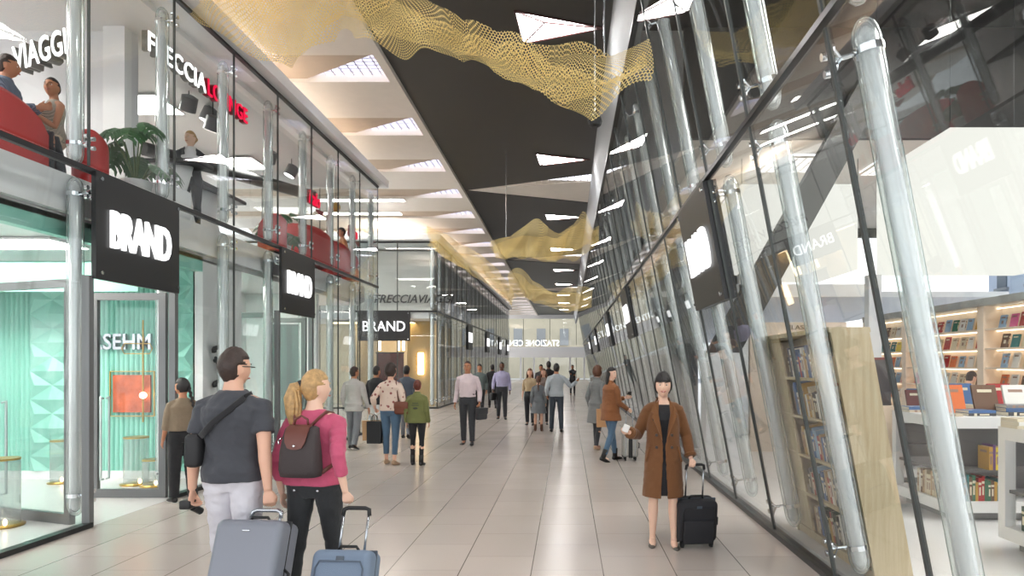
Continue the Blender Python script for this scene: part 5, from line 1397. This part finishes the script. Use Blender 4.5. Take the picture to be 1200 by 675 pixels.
def handbag(p, size, m, label, rz=0, strap=None, name='handbag', rot=None):
    w_, d, h = size; r = empty(name, p, rz); b = B(); b.rbox((0, 0, 0), (w_, d, h), min(d * .4, .04), 4); b.build('bag_body', m, r, smooth=True, auto=True)
    q = B(); q.rbox((0, -d / 2 - .003, h * .22), (w_ * .94, .012, h * .5), .005, 2); q.build('flap', m, r, smooth=True, auto=True)
    if strap: q = B(); q.tube([V(x) for x in strap], .009, 8, flat=.5); q.build('strap', m, r, smooth=True)
    return tag(r, label, 'bag')

M_JEANS = cloth('jeans', (78, 104, 128)); M_BLACKC2 = cloth('black', (30, 30, 33)); M_CHAR = cloth('charcoal', (58, 60, 64)); M_DARKT = cloth('dark_trousers', (44, 44, 48))
# ================================================= the people in the hall
NEAR = .0068
# 1 man in the t-shirt, back to the viewer
MX, MY = -2.24, 4.5
p1 = person((MX, MY), .06, 1.84, 'm', 'man walking away in a dark grey t-shirt and pale trousers, pulling the hard suitcase', 'light', HD,
            (('t_shirt', cloth('dark_grey', (66, 68, 74), .35)), dict(hem=.90, sleeve=.45, ease=.026, wr=.008)), (('trousers', cloth('pale_linen', (208, 206, 212), .35)), dict(wide=1.22, waist=.98, wr=.011)), (M_SHOEB, 'shoe', M_SOLEW),
            hands=((-.262, .0, .83), (.25, -.10, .84)), legs=((10, 6), (-8, 6)), head=(-28, -2), hairstyle='short', vox=NEAR, fingers=(1.5, 1.7), handn=(None, (-.3, 1, 0)), scale_w=.99)
h1 = wpos(p1, p1.arms[1][2] + (p1.arms[1][2] - p1.arms[1][1]).normalized() * .10)
# glasses arm by the ear
b = B(); b.tube([p1.hc + p1.Mh @ V((.078, -.01, .012)), p1.hc + p1.Mh @ V((.078, .06, .012)), p1.hc + p1.Mh @ V((.062, .1, .01)), p1.hc + p1.Mh @ V((.02, .112, .01))], .0035, 6); b.build('glasses', M_BLACK, p1.root)
# cross body sling bag on his back
r = empty('sling_bag', (MX, MY, 0), .06); s = p1.s
def TB(x, y, z): return V((x, y, z)) * s
b = B(); b.tube([TB(.10, -.085, 1.43), TB(.04, -.142, 1.36), TB(-.06, -.150, 1.28), TB(-.15, -.125, 1.19)], [.022] * 4, 10, flat=.3, up=(0, 1, 0)); b.build('strap', M_BLACKC2, r, smooth=True)
b = B(); b.tube([TB(.10, -.085, 1.43), TB(.105, 0, 1.45), TB(.09, .09, 1.39), TB(0, .15, 1.3), TB(-.12, .13, 1.18), TB(-.19, .04, 1.14), TB(-.19, -.06, 1.14)], [.018] * 7, 10, flat=.35); b.build('front_strap', M_BLACKC2, r, smooth=True)
b = B(); b.rbox(TB(-.20, -.05, 1.10), (.10, .20, .22), .035, 4); b.build('pouch', mat('pouch_black', (36, 36, 38), .6), r, smooth=True, auto=True)
tag(r, 'black sling bag slung across the back of the man in the dark t-shirt', 'bag')
# thing in his other hand
W0 = wpos(p1, p1.arms[0][2] + (p1.arms[0][2] - p1.arms[0][1]).normalized() * .10)
r = empty('camera', W0); b = B(); b.rbox((-.02, 0, 0), (.075, .10, .06), .012, 3); b.build('camera_body', M_BLACK, r, smooth=True, auto=True); b = B(); b.cyl((-.01, .04, -.03), (.01, .10, -.07), .025, 14); b.build('lens', M_DARK, r)
tag(r, 'small black camera held in the hand of the man in the dark t-shirt', 'camera')
# his suitcase
tl = math.radians(-20); ex = .13
hs = .74
cx_, cy_ = h1.x, h1.y
L_ = hs + ex + .02
sc1 = suitcase((h1.x - .03, h1.y - math.sin(-tl) * L_ - .07 , .0), (.43, .28, hs), 'grey_hard', (tl, 0, -.08), 'large grey hard-shell suitcase pulled behind the man, lower edge cut by the frame', ext=(h1.z / math.cos(tl)) - hs - .02, hard=True, handle_mat=M_ALU, colr=(128, 132, 142))
# 2 woman in pink
WX, WY = -1.74, 4.62
p2 = person((WX, WY), -.12, 1.70, 'f', 'blonde woman walking away in a pink top and dark trousers with a backpack', 'fair', HBL,
            (('pink_top', cloth('pink', (190, 82, 112), .35)), dict(hem=.93, sleeve=.8, ease=.024, wr=.008, loose=1.02)), (('trousers', cloth('dark_olive', (44, 46, 48), .3)), dict(wide=1.0, waist=1.0, wr=.005)), (M_SHOEB, 'boot'),
            hands=((-.235, -.03, .86), (.285, -.13, .90)), legs=((-8, 8), (9, 4)), head=(-30, 3), hairstyle='pony', vox=NEAR, fingers=(.7, 1.7), handn=(None, (-.2, 1, 0)), scale_w=1.12)
for sx in (-1, 1): b = B(); b.ell((sx * .085, -.132, .90), (.010, .006, .010), 8, 6); b.build('pocket_button', M_ALU, p2.root)
h2 = wpos(p2, p2.arms[1][2] + (p2.arms[1][2] - p2.arms[1][1]).normalized() * .09)
r = empty('backpack', (WX, WY, 0), -.12); s = p2.s; m_bp = mat('backpack_canvas', (62, 54, 54), .7, bump=.3, bscale=120); m_lea = mat('brown_leather', (104, 58, 48), .45)
b = B(); b.rings([[q * s for q in b.ering(z, a, d, 0, -.20 + o, 28, 3.2)] for z, a, d, o in ((1.00, .10, .05, .03), (1.01, .135, .075, .005), (1.06, .142, .085, 0), (1.18, .135, .08, 0), (1.28, .122, .065, .01), (1.335, .115, .05, .025), (1.35, .09, .03, .03))])
b.build('bag_body', m_bp, r, smooth=True)
b = B(); yf = -.255
rs = []
for z, a, y in ((1.36, .080, -.19), (1.345, .082, -.235), (1.30, .080, -.266), (1.25, .072, -.281), (1.21, .05, -.288), (1.20, .02, -.289)):
    rs.append([V((x * a, y, z)) * s for x in (-1, -.5, 0, .5, 1)] + [V((x * a, y + .008, z)) * s for x in (1, .5, 0, -.5, -1)])
b.rings(rs); b.build('leather_flap', m_lea, r, smooth=True, auto=True)
b = B(); b.ell(V((0, -.293, 1.225)) * s, (.009, .005, .009), 12, 8); b.build('snap', M_CHROME, r, smooth=True)
b = B(); b.tube([V(q) * s for q in ((-.05, -.19, 1.355), (-.045, -.19, 1.395), (0, -.19, 1.42), (.045, -.19, 1.395), (.05, -.19, 1.355))], .008, 8); b.build('top_loop', m_lea, r, smooth=True)
for sx in (-1, 1):
    b = B(); b.tube([V(q) * s for q in ((sx * .06, -.17, 1.35), (sx * .09, -.12, 1.40), (sx * .105, -.05, 1.435), (sx * .11, .05, 1.42), (sx * .13, .12, 1.33), (sx * .18, .08, 1.2), (sx * .175, -.06, 1.08), (sx * .13, -.16, 1.03))], [.014] * 8, 10, flat=.45, up=(1, 0, 0)); b.build('shoulder_strap', m_lea, r, smooth=True)
b = B(); b.tube([V(q) * s for q in ((-.135, -.2, 1.27), (-.15, -.22, 1.25), (-.14, -.23, 1.23))], .006, 6); b.build('ring', M_CHROME, r, smooth=True)
tag(r, 'dark brown canvas backpack with a leather flap on the blonde woman', 'backpack')
suitcase((h2.x + .05, h2.y - .37, 0), (.38, .24, .54), 'blue_soft', (math.radians(-20), 0, -.06), 'blue-grey soft suitcase pulled behind the blonde woman', ext=h2.z / math.cos(math.radians(20)) - .54 - .02, hard=False, colr=(116, 132, 152))
# 3 girl at the shop window
x, y = loc_from_px(214, 588)
person((x, y), .8, 1.56, 'f', 'girl with a dark braid, brown blouse and black trousers looking into the turquoise shop', 'tan', HB,
       (('blouse', cloth('olive_brown', (128, 112, 92))), dict(hem=1.0, sleeve=.6, ease=.03, loose=1.1)), (('wide_trousers', M_BLACKC2), dict(wide=1.35, waist=1.04)), (M_SHOEB, 'shoe', M_SOLEW),
       hands=((-.22, .10, .86), (.20, .02, .86)), legs=((3, 2), (-4, 5)), head=(35, -8), hairstyle='braid', vox=.0085)
# 4 man in light grey suit
x, y = loc_from_px(415, 526)
person((x, y), -.15, 1.68, 'm', 'man in a pale grey jacket and grey trousers seen from behind beside the shop fronts', 'tan', HD,
       (('jacket', cloth('light_grey', (186, 182, 178))), dict(hem=.80, sleeve=1, ease=.022, flare=.01, collar=.03)), (('trousers', cloth('mid_grey', (128, 130, 136))), dict(wide=1.15)), (M_SHOEB, 'shoe', M_SOLEW), hands=((-.22, .04, .88), (.27, .1, .86)), legs=((6, 4), (-10, 10)), head=(-20, 0))
# 5 walker half hidden in white trousers, and one behind the floral woman
person((-4.25, 14.9), -.3, 1.70, 'm', 'person in a dark jacket and white trousers half hidden beside the pale grey suit', 'tan', HB, (('jacket', cloth('near_black', (44, 42, 46))), dict(hem=.86, ease=.02)), (('trousers', cloth('white', (216, 214, 212))), dict(wide=1.2)), (M_SHOEB, 'shoe'), legs=((12, 4), (-14, 12)))
person((-3.75, 15.6), 0, 1.70, 'm', 'person in a grey-blue top hidden behind the woman with shopping bags', 'tan', HB, (('sweater', cloth('grey_blue', (88, 96, 108))), dict(hem=.88, ease=.02)), (('trousers', cloth('mid_grey', (128, 130, 136))), dict()), (M_SHOEB, 'shoe'))
# 6 floral woman
x, y = loc_from_px(458, 544)
def floral():
    m = bpy.data.materials.new('cloth_floral'); m.use_nodes = True; nt = m.node_tree; N = nt.nodes; L = nt.links; p = N['Principled BSDF']; p.inputs['Roughness'].default_value = .85
    tc = N.new('ShaderNodeTexCoord'); v = N.new('ShaderNodeTexVoronoi'); v.inputs['Scale'].default_value = 13; r = N.new('ShaderNodeValToRGB'); e = r.color_ramp
    e.elements[0].position = .22; e.elements[0].color = lin((146, 82, 78)); e.elements[1].position = .34; e.elements[1].color = lin((222, 200, 184)); e.interpolation = 'EASE'
    L.new(tc.outputs['Object'], v.inputs['Vector']); L.new(v.outputs['Distance'], r.inputs[0]); L.new(r.outputs[0], p.inputs['Base Color']); return m
p6 = person((x, y), -.1, 1.74, 'f', 'curly haired woman in a floral blouse and cropped jeans carrying shopping bags', 'light', HD,
       (('floral_blouse', floral()), dict(hem=.93, sleeve=.8, ease=.024, loose=1.1)), (('jeans', M_JEANS), dict(hem=.17, wide=1.0)), (mat('shoe_tan', (170, 140, 112), .5), 'shoe'), hands=((-.29, .02, .96), (.24, .14, .98)), legs=((5, 3), (-5, 4)), head=(-25, 0), hairstyle='curly', vox=.008, fingers=(1.6, .6))
hL = wpos(p6, p6.arms[0][2] + V((0, 0, -.09)))
carrier((hL.x - .08, hL.y + .03, hL.z), (.30, .12, .34), mat('kraft_paper', (176, 140, 100), .7), 'brown paper shopping bag behind the black one in the floral woman\'s hand', .3)
carrier((hL.x, hL.y - .03, hL.z - .01), (.26, .10, .38), mat('black_paper', (24, 24, 26), .5), 'glossy black shopping bag held by the woman in the floral blouse', -.1)
carrier((hL.x + .06, hL.y + .07, hL.z), (.26, .10, .36), mat('beige_paper', (206, 176, 142), .7), 'beige shopping bag between the black bag and the jeans', .2)
hR = wpos(p6, V((.235, -.10, .98)))
m_tan = mat('tan_leather', (112, 58, 38), .45)
handbag(hR, (.26, .11, .22), m_tan, 'brown leather shoulder bag on the hip of the floral woman', -.1, [(-.06, -.0, .1), (-.10, .02, .32), (-.12, .04, .46), (-.12, .12, .50), (-.10, .2, .44), (0, .2, .25), (.05, .06, .1)])
# 7 child in green jacket
x, y = loc_from_px(489, 545)
p7 = person((x, y), -.05, 1.47, 'f', 'child in a green jacket and black leggings standing beside the floral woman', 'light', hairm('auburn', (96, 46, 34)),
       (('green_jacket', cloth('olive_green', (112, 116, 66))), dict(hem=.86, sleeve=1, ease=.034, loose=1.12, collar=.03)), (('leggings', M_BLACKC2), dict(wide=.86)), (M_SHOEB, 'boot'), legs=((3, 2), (-3, 3)), head=(10, 0), hairstyle='bun', vox=.008)
b = B(); b.box((0, -.152, 1.26), (.12, .004, .012)); b.box((0, -.152, 1.22), (.15, .004, .012)); b.ell((0, -.150, 1.16), (.05, .008, .02), 14, 6); b.build('back_patch', mat('patch_print', (64, 70, 60), .7), p7.root)
# 8 man in white shirt
x, y = loc_from_px(548, 521)
p8 = person((x, y), PI - .05, 1.80, 'm', 'man in a pale pink-white shirt and dark trousers walking this way with a bag', 'tan', HD,
       (('shirt', cloth('pale_pink', (226, 208, 212))), dict(hem=.99, sleeve=1, ease=.020, collar=.03)), (('trousers', M_CHAR), dict(wide=1.1, waist=1.04)), (M_SHOEB, 'shoe'), hands=((-.26, .06, .88), (.26, .02, .86)), legs=((4, 3), (-5, 4)), hairstyle='crop', vox=.0085, fingers=(1.6, .8))
b = B(); b.rings([b.ering(z, .172, .124, 0, -.006, 24, 2.3) for z in (1.035, 1.062)]); b.build('belt', M_BLACK, p8.root, smooth=True)
hh_ = wpos(p8, p8.arms[0][2]); handbag((hh_.x + .04, hh_.y, hh_.z - .24), (.30, .10, .26), M_CHAR, 'dark briefcase hanging from the hand of the man in the pale shirt', .9, [(-.08, 0, .12), (-.05, 0, .2), (.05, 0, .2), (.08, 0, .12)], 'briefcase')
# 9, 10
person(((562 - CX) * 22 / F, 22), PI, 1.74, 'm', 'man in grey-green seen behind the shoulder of the pale shirted man', 'tan', HB, (('sweater', cloth('grey_green', (96, 108, 106))), dict(hem=.88, ease=.02)), (('trousers', M_DARKT), dict()), (M_SHOEB, 'shoe'), vox=.012)
x, y = loc_from_px(577, 478)
person((x, y), .2, 1.75, 'm', 'man all in black striding away near the far shop signs', 'dark', HB, (('jacket', M_BLACKC2), dict(hem=.84, ease=.02)), (('trousers', M_BLACKC2), dict()), (M_SHOEB, 'shoe'), vox=.012, legs=((16, 6), (-16, 14)))
# 11 purple shirt
x, y = loc_from_px(588, 491)
p11 = person((x, y), PI + .1, 1.80, 'm', 'man in a lilac shirt and dark trousers walking this way further back', 'dark', HB, (('shirt', cloth('lilac', (172, 168, 200))), dict(hem=.99, ease=.022, collar=.03)), (('trousers', M_CHAR), dict(wide=1.1, waist=1.04)), (M_SHOEB, 'shoe'), vox=.010, hairstyle='crop', hands=((-.25, .05, .86), (.27, .08, .9)), legs=((6, 3), (-6, 8)), fingers=(.6, 1.6))
hh_ = wpos(p11, p11.arms[1][2]); handbag((hh_.x, hh_.y, hh_.z - .22), (.2, .14, .24), M_BLACK, 'small black bag in the hand of the man in the lilac shirt', .9, [(-.05, 0, .1), (0, 0, .18), (.05, 0, .1)])
# 12-17 the group in the middle distance
x, y = loc_from_px(621, 498)
person((x, y), PI - .1, 1.62, 'f', 'woman in a beige top and dark wide trousers walking this way', 'light', HBR, (('top', cloth('beige', (186, 164, 132))), dict(hem=1.03, sleeve=.6, ease=.016)), (('trousers', M_DARKT), dict(wide=1.25, waist=1.06)), (M_SHOEB, 'shoe'), vox=.010, hairstyle='long', legs=((5, 2), (-6, 6)))
x, y = loc_from_px(631, 505)
p13 = person((x, y), 0, 1.43, 'f', 'girl in a grey dress and brown boots seen from behind in mid hall', 'light', HBR, (('grey_dress', cloth('dress_grey', (116, 120, 124))), dict(hem=.56, sleeve=1, ease=.02, flare=.07)), None, (mat('boot_brown', (92, 62, 46), .5), 'boot'), vox=.010, hairstyle='braid', legs=((3, 2), (-3, 3)))
x, y = loc_from_px(637, 497)
person((x, y), PI, 1.62, 'f', 'brown haired woman half hidden by the girl in the grey dress', 'light', HBR, (('cardigan', cloth('taupe', (128, 112, 104))), dict(hem=.84, ease=.02)), (('trousers', M_DARKT), dict()), (M_SHOEB, 'shoe'), vox=.011, hairstyle='long')
x, y = loc_from_px(652, 506)
person((x, y), 0, 1.75, 'm', 'man in a pale blue-grey shirt seen from behind with one arm raised', 'tan', HB, (('shirt', cloth('pale_blue_grey', (176, 184, 190))), dict(hem=.90, ease=.022, sleeve=1)), (('jeans', cloth('dark_jeans', (58, 66, 76))), dict(wide=1.05)), (M_SHOEB, 'shoe'), vox=.010, hands=((-.24, .08, .92), (.52, .16, 1.28)), legs=((4, 2, .06), (-4, 3, .06)), hairstyle='short', elbow=(None, (.2, -.3, -1)))
person(((643 - CX) * 24 / F, 24), .2, 1.84, 'm', 'tall man in black behind the pale blue-grey shirt', 'dark', HB, (('shirt', M_BLACKC2), dict(hem=.9, ease=.02)), (('trousers', M_DARKT), dict()), (M_SHOEB, 'shoe'), vox=.012)
person(((634 - CX) * 27 / F, 27), PI, 1.72, 'm', 'farthest dark haired man of the middle group, mostly hidden', 'tan', HB, (('shirt', M_CHAR), dict(hem=.9, ease=.02)), (('trousers', M_DARKT), dict()), (M_SHOEB, 'shoe'), vox=.012)
x, y = loc_from_px(671, 463)
person((x, y), PI, 1.70, 'm', 'distant man in dark grey with folded arms near the end of the hall', 'tan', HB, (('shirt', M_CHAR), dict(hem=.88, ease=.02)), (('trousers', M_DARKT), dict()), (M_SHOEB, 'shoe'), vox=.013, hands=((.08, .2, 1.2), (-.08, .2, 1.15)), legs=((6, 3), (-8, 8)))
# 19 woman in grey coat with a bag
x, y = loc_from_px(700, 526)
p19 = person((x, y), -.75, 1.70, 'f', 'short haired woman in a grey coat with a tan bag beside the brown jacket', 'light', HBR, (('grey_coat', cloth('coat_grey', (122, 124, 124))), dict(hem=.55, sleeve=1, ease=.024, flare=.04, collar=.04)), (('trousers', M_CHAR), dict(wide=.95)), (mat('shoe_beige', (196, 160, 130), .5), 'pump'), vox=.0085, hairstyle='curly', legs=((8, 4), (-8, 6)))
carrier((x - .02 + .12, y - .25, .95), (.26, .10, .36), mat('kraft_tan', (198, 152, 108), .7), 'tan paper bag hanging beside the grey coat', .2)
# 20 woman in brown jacket
x, y = loc_from_px(716, 540)
p20 = person((x, y), -1.0, 1.70, 'f', 'dark haired woman in a brown jacket and jeans looking back with a phone', 'fair', HB, (('brown_jacket', cloth('rust_brown', (134, 84, 48))), dict(hem=.76, sleeve=1, ease=.026, flare=.015, collar=.03, loose=1.08)), (('jeans', M_JEANS), dict(wide=1.0, hem=.12)), (M_SHOEB, 'boot'), vox=.008, hairstyle='long', hands=((-.02, .34, 1.16), (.2, .24, .96)), legs=((14, 4), (-10, 14)), head=(-75, 0), elbow=((-.6, -.5, -.8), None))
q = wpos(p20, p20.arms[0][2]); b = B(); b.rbox((0, 0, 0), (.075, .01, .15), .004, 2); o = b.build('phone', M_BLACK, loc=(q.x + .07, q.y + .03, q.z + .05), rot=(.6, 0, .5)); tag(o, 'dark phone in the hand of the woman in the brown jacket', 'phone')
x, y = loc_from_px(738, 539)
suitcase((x, y, 0), (.28, .22, .50), 'silver', (0, 0, .05), 'silver suitcase with a black centre band beside the brown jacket', ext=.40, hard=True, ribs=True, handle_mat=M_ALU, colr=(176, 174, 168))

# 21 woman in the camel coat
x, y = loc_from_px(777, 640)
CX0, CY0 = x, y
p21 = person((x, y), PI - .05, 1.655, 'f', 'smiling woman in a long camel coat and black dress pulling a black suitcase', 'fair', HB, None, None, (mat('shoe_grey', (84, 78, 72), .35), 'pump'),
             hands=((-.27, .06, .88), (.35, .17, 1.15)), legs=((2, 1, .035), (-2, 2, .03)), head=(-4, 2), hairstyle='fringe', vox=.0062, fingers=(1.7, 1.5), smile=True, handn=((.3, 1, 0), (0, -1, .3)), elbow=((-.3, -1, -.15), (.25, -.5, -1)), scale_w=.94)
p21.top('black_dress', M_BLACKC2, hem=.52, sleeve=0, ease=.008, flare=-.015, zneck=1.44, wr=.002)
M_CAMEL = cloth('camel', (112, 72, 38), .25, .05)
U = p21.U
def coat():
    g = B(); n = 40; rs = []
    prof = [(.50, .215, .165, .16), (.62, .208, .158, .14), (.76, .198, .150, .10), (.90, .190, .142, .07), (1.00, .178, .132, .06), (1.10, .170, .128, .16), (1.19, .170, .130, .30), (1.27, .170, .138, .46), (1.33, .160, .126, .62), (1.38, .136, .105, .80), (1.415, .106, .088, .95), (1.45, .080, .074, 1.05), (1.485, .070, .068, 1.1)]
    for z, a, d, gap in prof:
        ring = []; a *= .96
        for k in range(n + 1):
            t = PI / 2 + gap + (TAU - 2 * gap) * k / n
            ring.append(V((a * math.cos(t), d * math.sin(t) - (0.0 if z < 1.3 else .004), z)))
        rs.append(ring)
    n1 = n + 1; vs = []; fs = []; m = len(rs)
    for r_ in rs: vs += r_
    for r_ in rs: vs += [V((v.x * .92, v.y * .90, v.z)) for v in r_]
    o = m * n1
    for i in range(m - 1):
        for k in range(n):
            a, b_, c, d = i * n1 + k, i * n1 + k + 1, (i + 1) * n1 + k + 1, (i + 1) * n1 + k
            fs.append((a, b_, c, d)); fs.append((o + d, o + c, o + b_, o + a))
        for k in (0, n): fs.append((i * n1 + k, (i + 1) * n1 + k, o + (i + 1) * n1 + k, o + i * n1 + k))
    for k in range(n): fs.append((k, o + k, o + k + 1, k + 1)); j = (m - 1) * n1; fs.append((j + k, j + k + 1, o + j + k + 1, o + j + k))
    g.add(vs, fs)
    for i, sd in enumerate((-1, 1)):
        S, E, W = p21.arms[i]
        g.tube([V((sd * .06, -.01, 1.395)), V((sd * .11, -.01, 1.382)), S, S.lerp(E, .35), S.lerp(E, .8), E, E.lerp(W, .3), E.lerp(W, .7), E.lerp(W, .92)], [.050, .057, .060, .062, .058, .056, .055, .053, .053], 18)
    return g
bake(coat(), 'camel_coat', M_CAMEL, p21.root, .0075, 2, .004, 3.0)
M_CAMEL2 = cloth('camel_lapel', (118, 76, 40), .2, .04)
for sd in (-1, 1):
    b = B(); poly = [(.050, .085, 1.465), (.088, .092, 1.42), (.128, .118, 1.35), (.106, .132, 1.335), (.122, .140, 1.305), (.02, .150, 1.07), (.035, .142, 1.2), (.058, .128, 1.33)]
    poly = [V((sd * x_, y_ + .006, z_)) for x_, y_, z_ in poly]
    b.prism(poly, (0, .010, .002)); recalc(b.build('lapel', M_CAMEL2, p21.root))
for i in (0, 1):
    b = B(); S, E, W = p21.arms[i]; b.tube([E.lerp(W, .78), E.lerp(W, .85)], [.061, .061], 18); b.build('cuff_strap', M_CAMEL2, p21.root, smooth=True)
for sx in (-1, 1):
    for z in (1.0, 1.12):
        b = B(); b.cyl((sx * .075, .128, z), (sx * .075, .143, z), .014, 12); b.build('button', mat('dark_button', (60, 44, 32), .4), p21.root)
    b = B(); b.rbox((sx * .155, .082, .93), (.012, .02, .16), .004, 2, M=Matrix.Rotation(sx * -.25, 3, 'Y') @ Matrix.Rotation(sx * -.9, 3, 'Z')); b.build('pocket_flap', M_CAMEL2, p21.root)
hh_ = wpos(p21, p21.arms[0][2] + (p21.arms[0][2] - p21.arms[0][1]).normalized() * .08)
suitcase((hh_.x + .04, hh_.y + .16, 0), (.38, .24, .44), 'black_soft', (math.radians(8), 0, .12), 'black soft suitcase rolling beside the woman in the camel coat', ext=hh_.z - .44 - .02, hard=False, colr=(38, 38, 42))
hq = wpos(p21, p21.arms[1][2] + (p21.arms[1][2] - p21.arms[1][1]).normalized() * .08)
r = empty('tissue', (hq.x, hq.y - .02, hq.z + .03)); b = B(); b.rbox((0, 0, 0), (.06, .02, .07), .006, 2, M=Matrix.Rotation(.4, 3, 'Y')); b.build('paper_cup_sleeve', mat('white_paper', (228, 226, 222), .7), r); tag(r, 'white folded paper in the raised hand of the camel coat woman', 'paper')

# ================================================= upstairs and bookshop
def stripe(name, c1, c2, sc, ax=2):
    m = bpy.data.materials.new('cloth_' + name); m.use_nodes = True; nt = m.node_tree; N = nt.nodes; L = nt.links; p = N['Principled BSDF']; p.inputs['Roughness'].default_value = .8
    tc = N.new('ShaderNodeTexCoord'); w_ = N.new('ShaderNodeTexWave'); w_.bands_direction = 'XYZ'[ax]; w_.inputs['Scale'].default_value = sc; r = N.new('ShaderNodeValToRGB'); r.color_ramp.interpolation = 'CONSTANT'
    r.color_ramp.elements[0].color = lin(c1); r.color_ramp.elements[1].position = .6; r.color_ramp.elements[1].color = lin(c2)
    L.new(tc.outputs['Object'], w_.inputs['Vector']); L.new(w_.outputs['Fac'], r.inputs[0]); L.new(r.outputs[0], p.inputs['Base Color']); return m
seatl = ((88, 80, .12), (84, 84, .12))
def sit(x, y, rz, H, sex, lb, **k):
    return person((x, y), rz, H, sex, lb, z0=ZF + .50 - .84 * H / 1.75, seated=True, legs=k.pop('legs', seatl), **k)
sit(-6.28, 7.5, -1.1, 1.76, 'm', 'dark haired man in a striped shirt seated in the booth upstairs', skin='tan', hair=HD, top=(('striped_shirt', stripe('blue_stripe', (78, 92, 112), (120, 132, 150), 26, 0)), dict(hem=.90, ease=.02, collar=.03)), bottom=(('trousers', M_CHAR), dict()), shoes=(M_SHOEB, 'shoe'), hands=((-.12, .28, 1.22), (.14, .30, 1.16)), head=(10, 0), vox=.008)
sit(-6.12, 7.97, 2.7, 1.66, 'f', 'laughing dark haired woman in a sleeveless striped top seated upstairs', skin='tan', hair=HB, top=(('striped_top', stripe('bw_stripe', (30, 30, 30), (224, 214, 196), 24, 2)), dict(hem=.9, sleeve=0, ease=.012)), bottom=(('skirt', cloth('skin_skirt', (206, 188, 166))), dict(hem=.45)), shoes=(M_SHOEB, 'pump'), hands=((-.08, .26, 1.2), (.10, .34, .98)), head=(35, 6), hairstyle='bun', vox=.007, smile=True, legs=((88, 70, .05), (80, 74, -.02)))
px_, py_ = -6.05, 10.75
pR = person((px_, py_), PI + .5, 1.70, 'f', 'blonde woman in a dark suit jacket standing behind the reception counter', 'fair', HBL, (('white_blouse', cloth('white_blouse', (232, 232, 234))), dict(hem=.9, sleeve=.3, ease=.006, collar=.03)), (('trousers', M_CHAR), dict()), (M_SHOEB, 'pump'), hands=((-.04, .26, 1.10), (.06, .28, 1.08)), head=(-40, 0), hairstyle='bun', vox=.0075, z0=ZF)
def blazer(p, m, name='suit_jacket'):
    g = B(); n = 32; rs = []
    for z, a, d, gap in ((.80, .19, .14, .35), (.92, .182, .136, .2), (1.04, .158, .118, .12), (1.12, .148, .112, .18), (1.25, .162, .132, .4), (1.36, .160, .12, .6), (1.42, .13, .095, .85), (1.46, .09, .075, 1.0)):
        rs.append([V((a * math.cos(t), d * math.sin(t), z)) for t in [PI / 2 + gap + (TAU - 2 * gap) * k / n for k in range(n + 1)]])
    n1 = n + 1; vs = [v for r_ in rs for v in r_]; o = len(vs); vs += [V((v.x * .9, v.y * .88, v.z)) for v in vs]; fs = []
    for i in range(len(rs) - 1):
        for k in range(n):
            a, b_, c, d = i * n1 + k, i * n1 + k + 1, (i + 1) * n1 + k + 1, (i + 1) * n1 + k; fs += [(a, b_, c, d), (o + d, o + c, o + b_, o + a)]
        for k in (0, n): fs.append((i * n1 + k, (i + 1) * n1 + k, o + (i + 1) * n1 + k, o + i * n1 + k))
    j = (len(rs) - 1) * n1
    for k in range(n): fs += [(k, o + k, o + k + 1, k + 1), (j + k, j + k + 1, o + j + k + 1, o + j + k)]
    g.add(vs, fs)
    for i, sd in enumerate((-1, 1)):
        S, E, W = p.arms[i]; g.tube([V((sd * .07, -.01, 1.385)), V((sd * .115, -.01, 1.378)), S, S.lerp(E, .5), E, E.lerp(W, .5), E.lerp(W, .9)], [.056, .062, .062, .058, .054, .05, .045], 16)
    return bake(g, name, m, p.root, .0075, 2, .003, 1)
blazer(pR, M_CHAR)
sit(-5.62, 16.7, 2.2, 1.66, 'f', 'person in an orange top seated by the glass at the end of the lounge', skin='tan', hair=HB, top=(('orange_top', cloth('dull_orange', (186, 130, 84))), dict(hem=.9, ease=.02)), bottom=(('trousers', M_DARKT), dict()), shoes=(M_SHOEB, 'shoe'), vox=.010)
person((6.9, 11.75), -1.2, 1.66, 'm', 'dark haired person in a blue shirt bending over behind the book table', 'light', HD, (('blue_shirt', cloth('blue_shirt', (110, 146, 196))), dict(hem=.9, ease=.024)), (('trousers', M_DARKT), dict()), (M_SHOEB, 'shoe'), vox=.009, hands=((-.2, .4, 1.1), (.2, .4, 1.1)), lean=22)
person((6.85, 12.6), -1.5, 1.62, 'f', 'long dark haired person facing the lit shelves of the bookshop', 'light', HB, (('blue_top', cloth('pale_blue_top', (130, 160, 200))), dict(hem=.9, ease=.02)), (('trousers', M_DARKT), dict()), (M_SHOEB, 'shoe'), vox=.010, hairstyle='long')
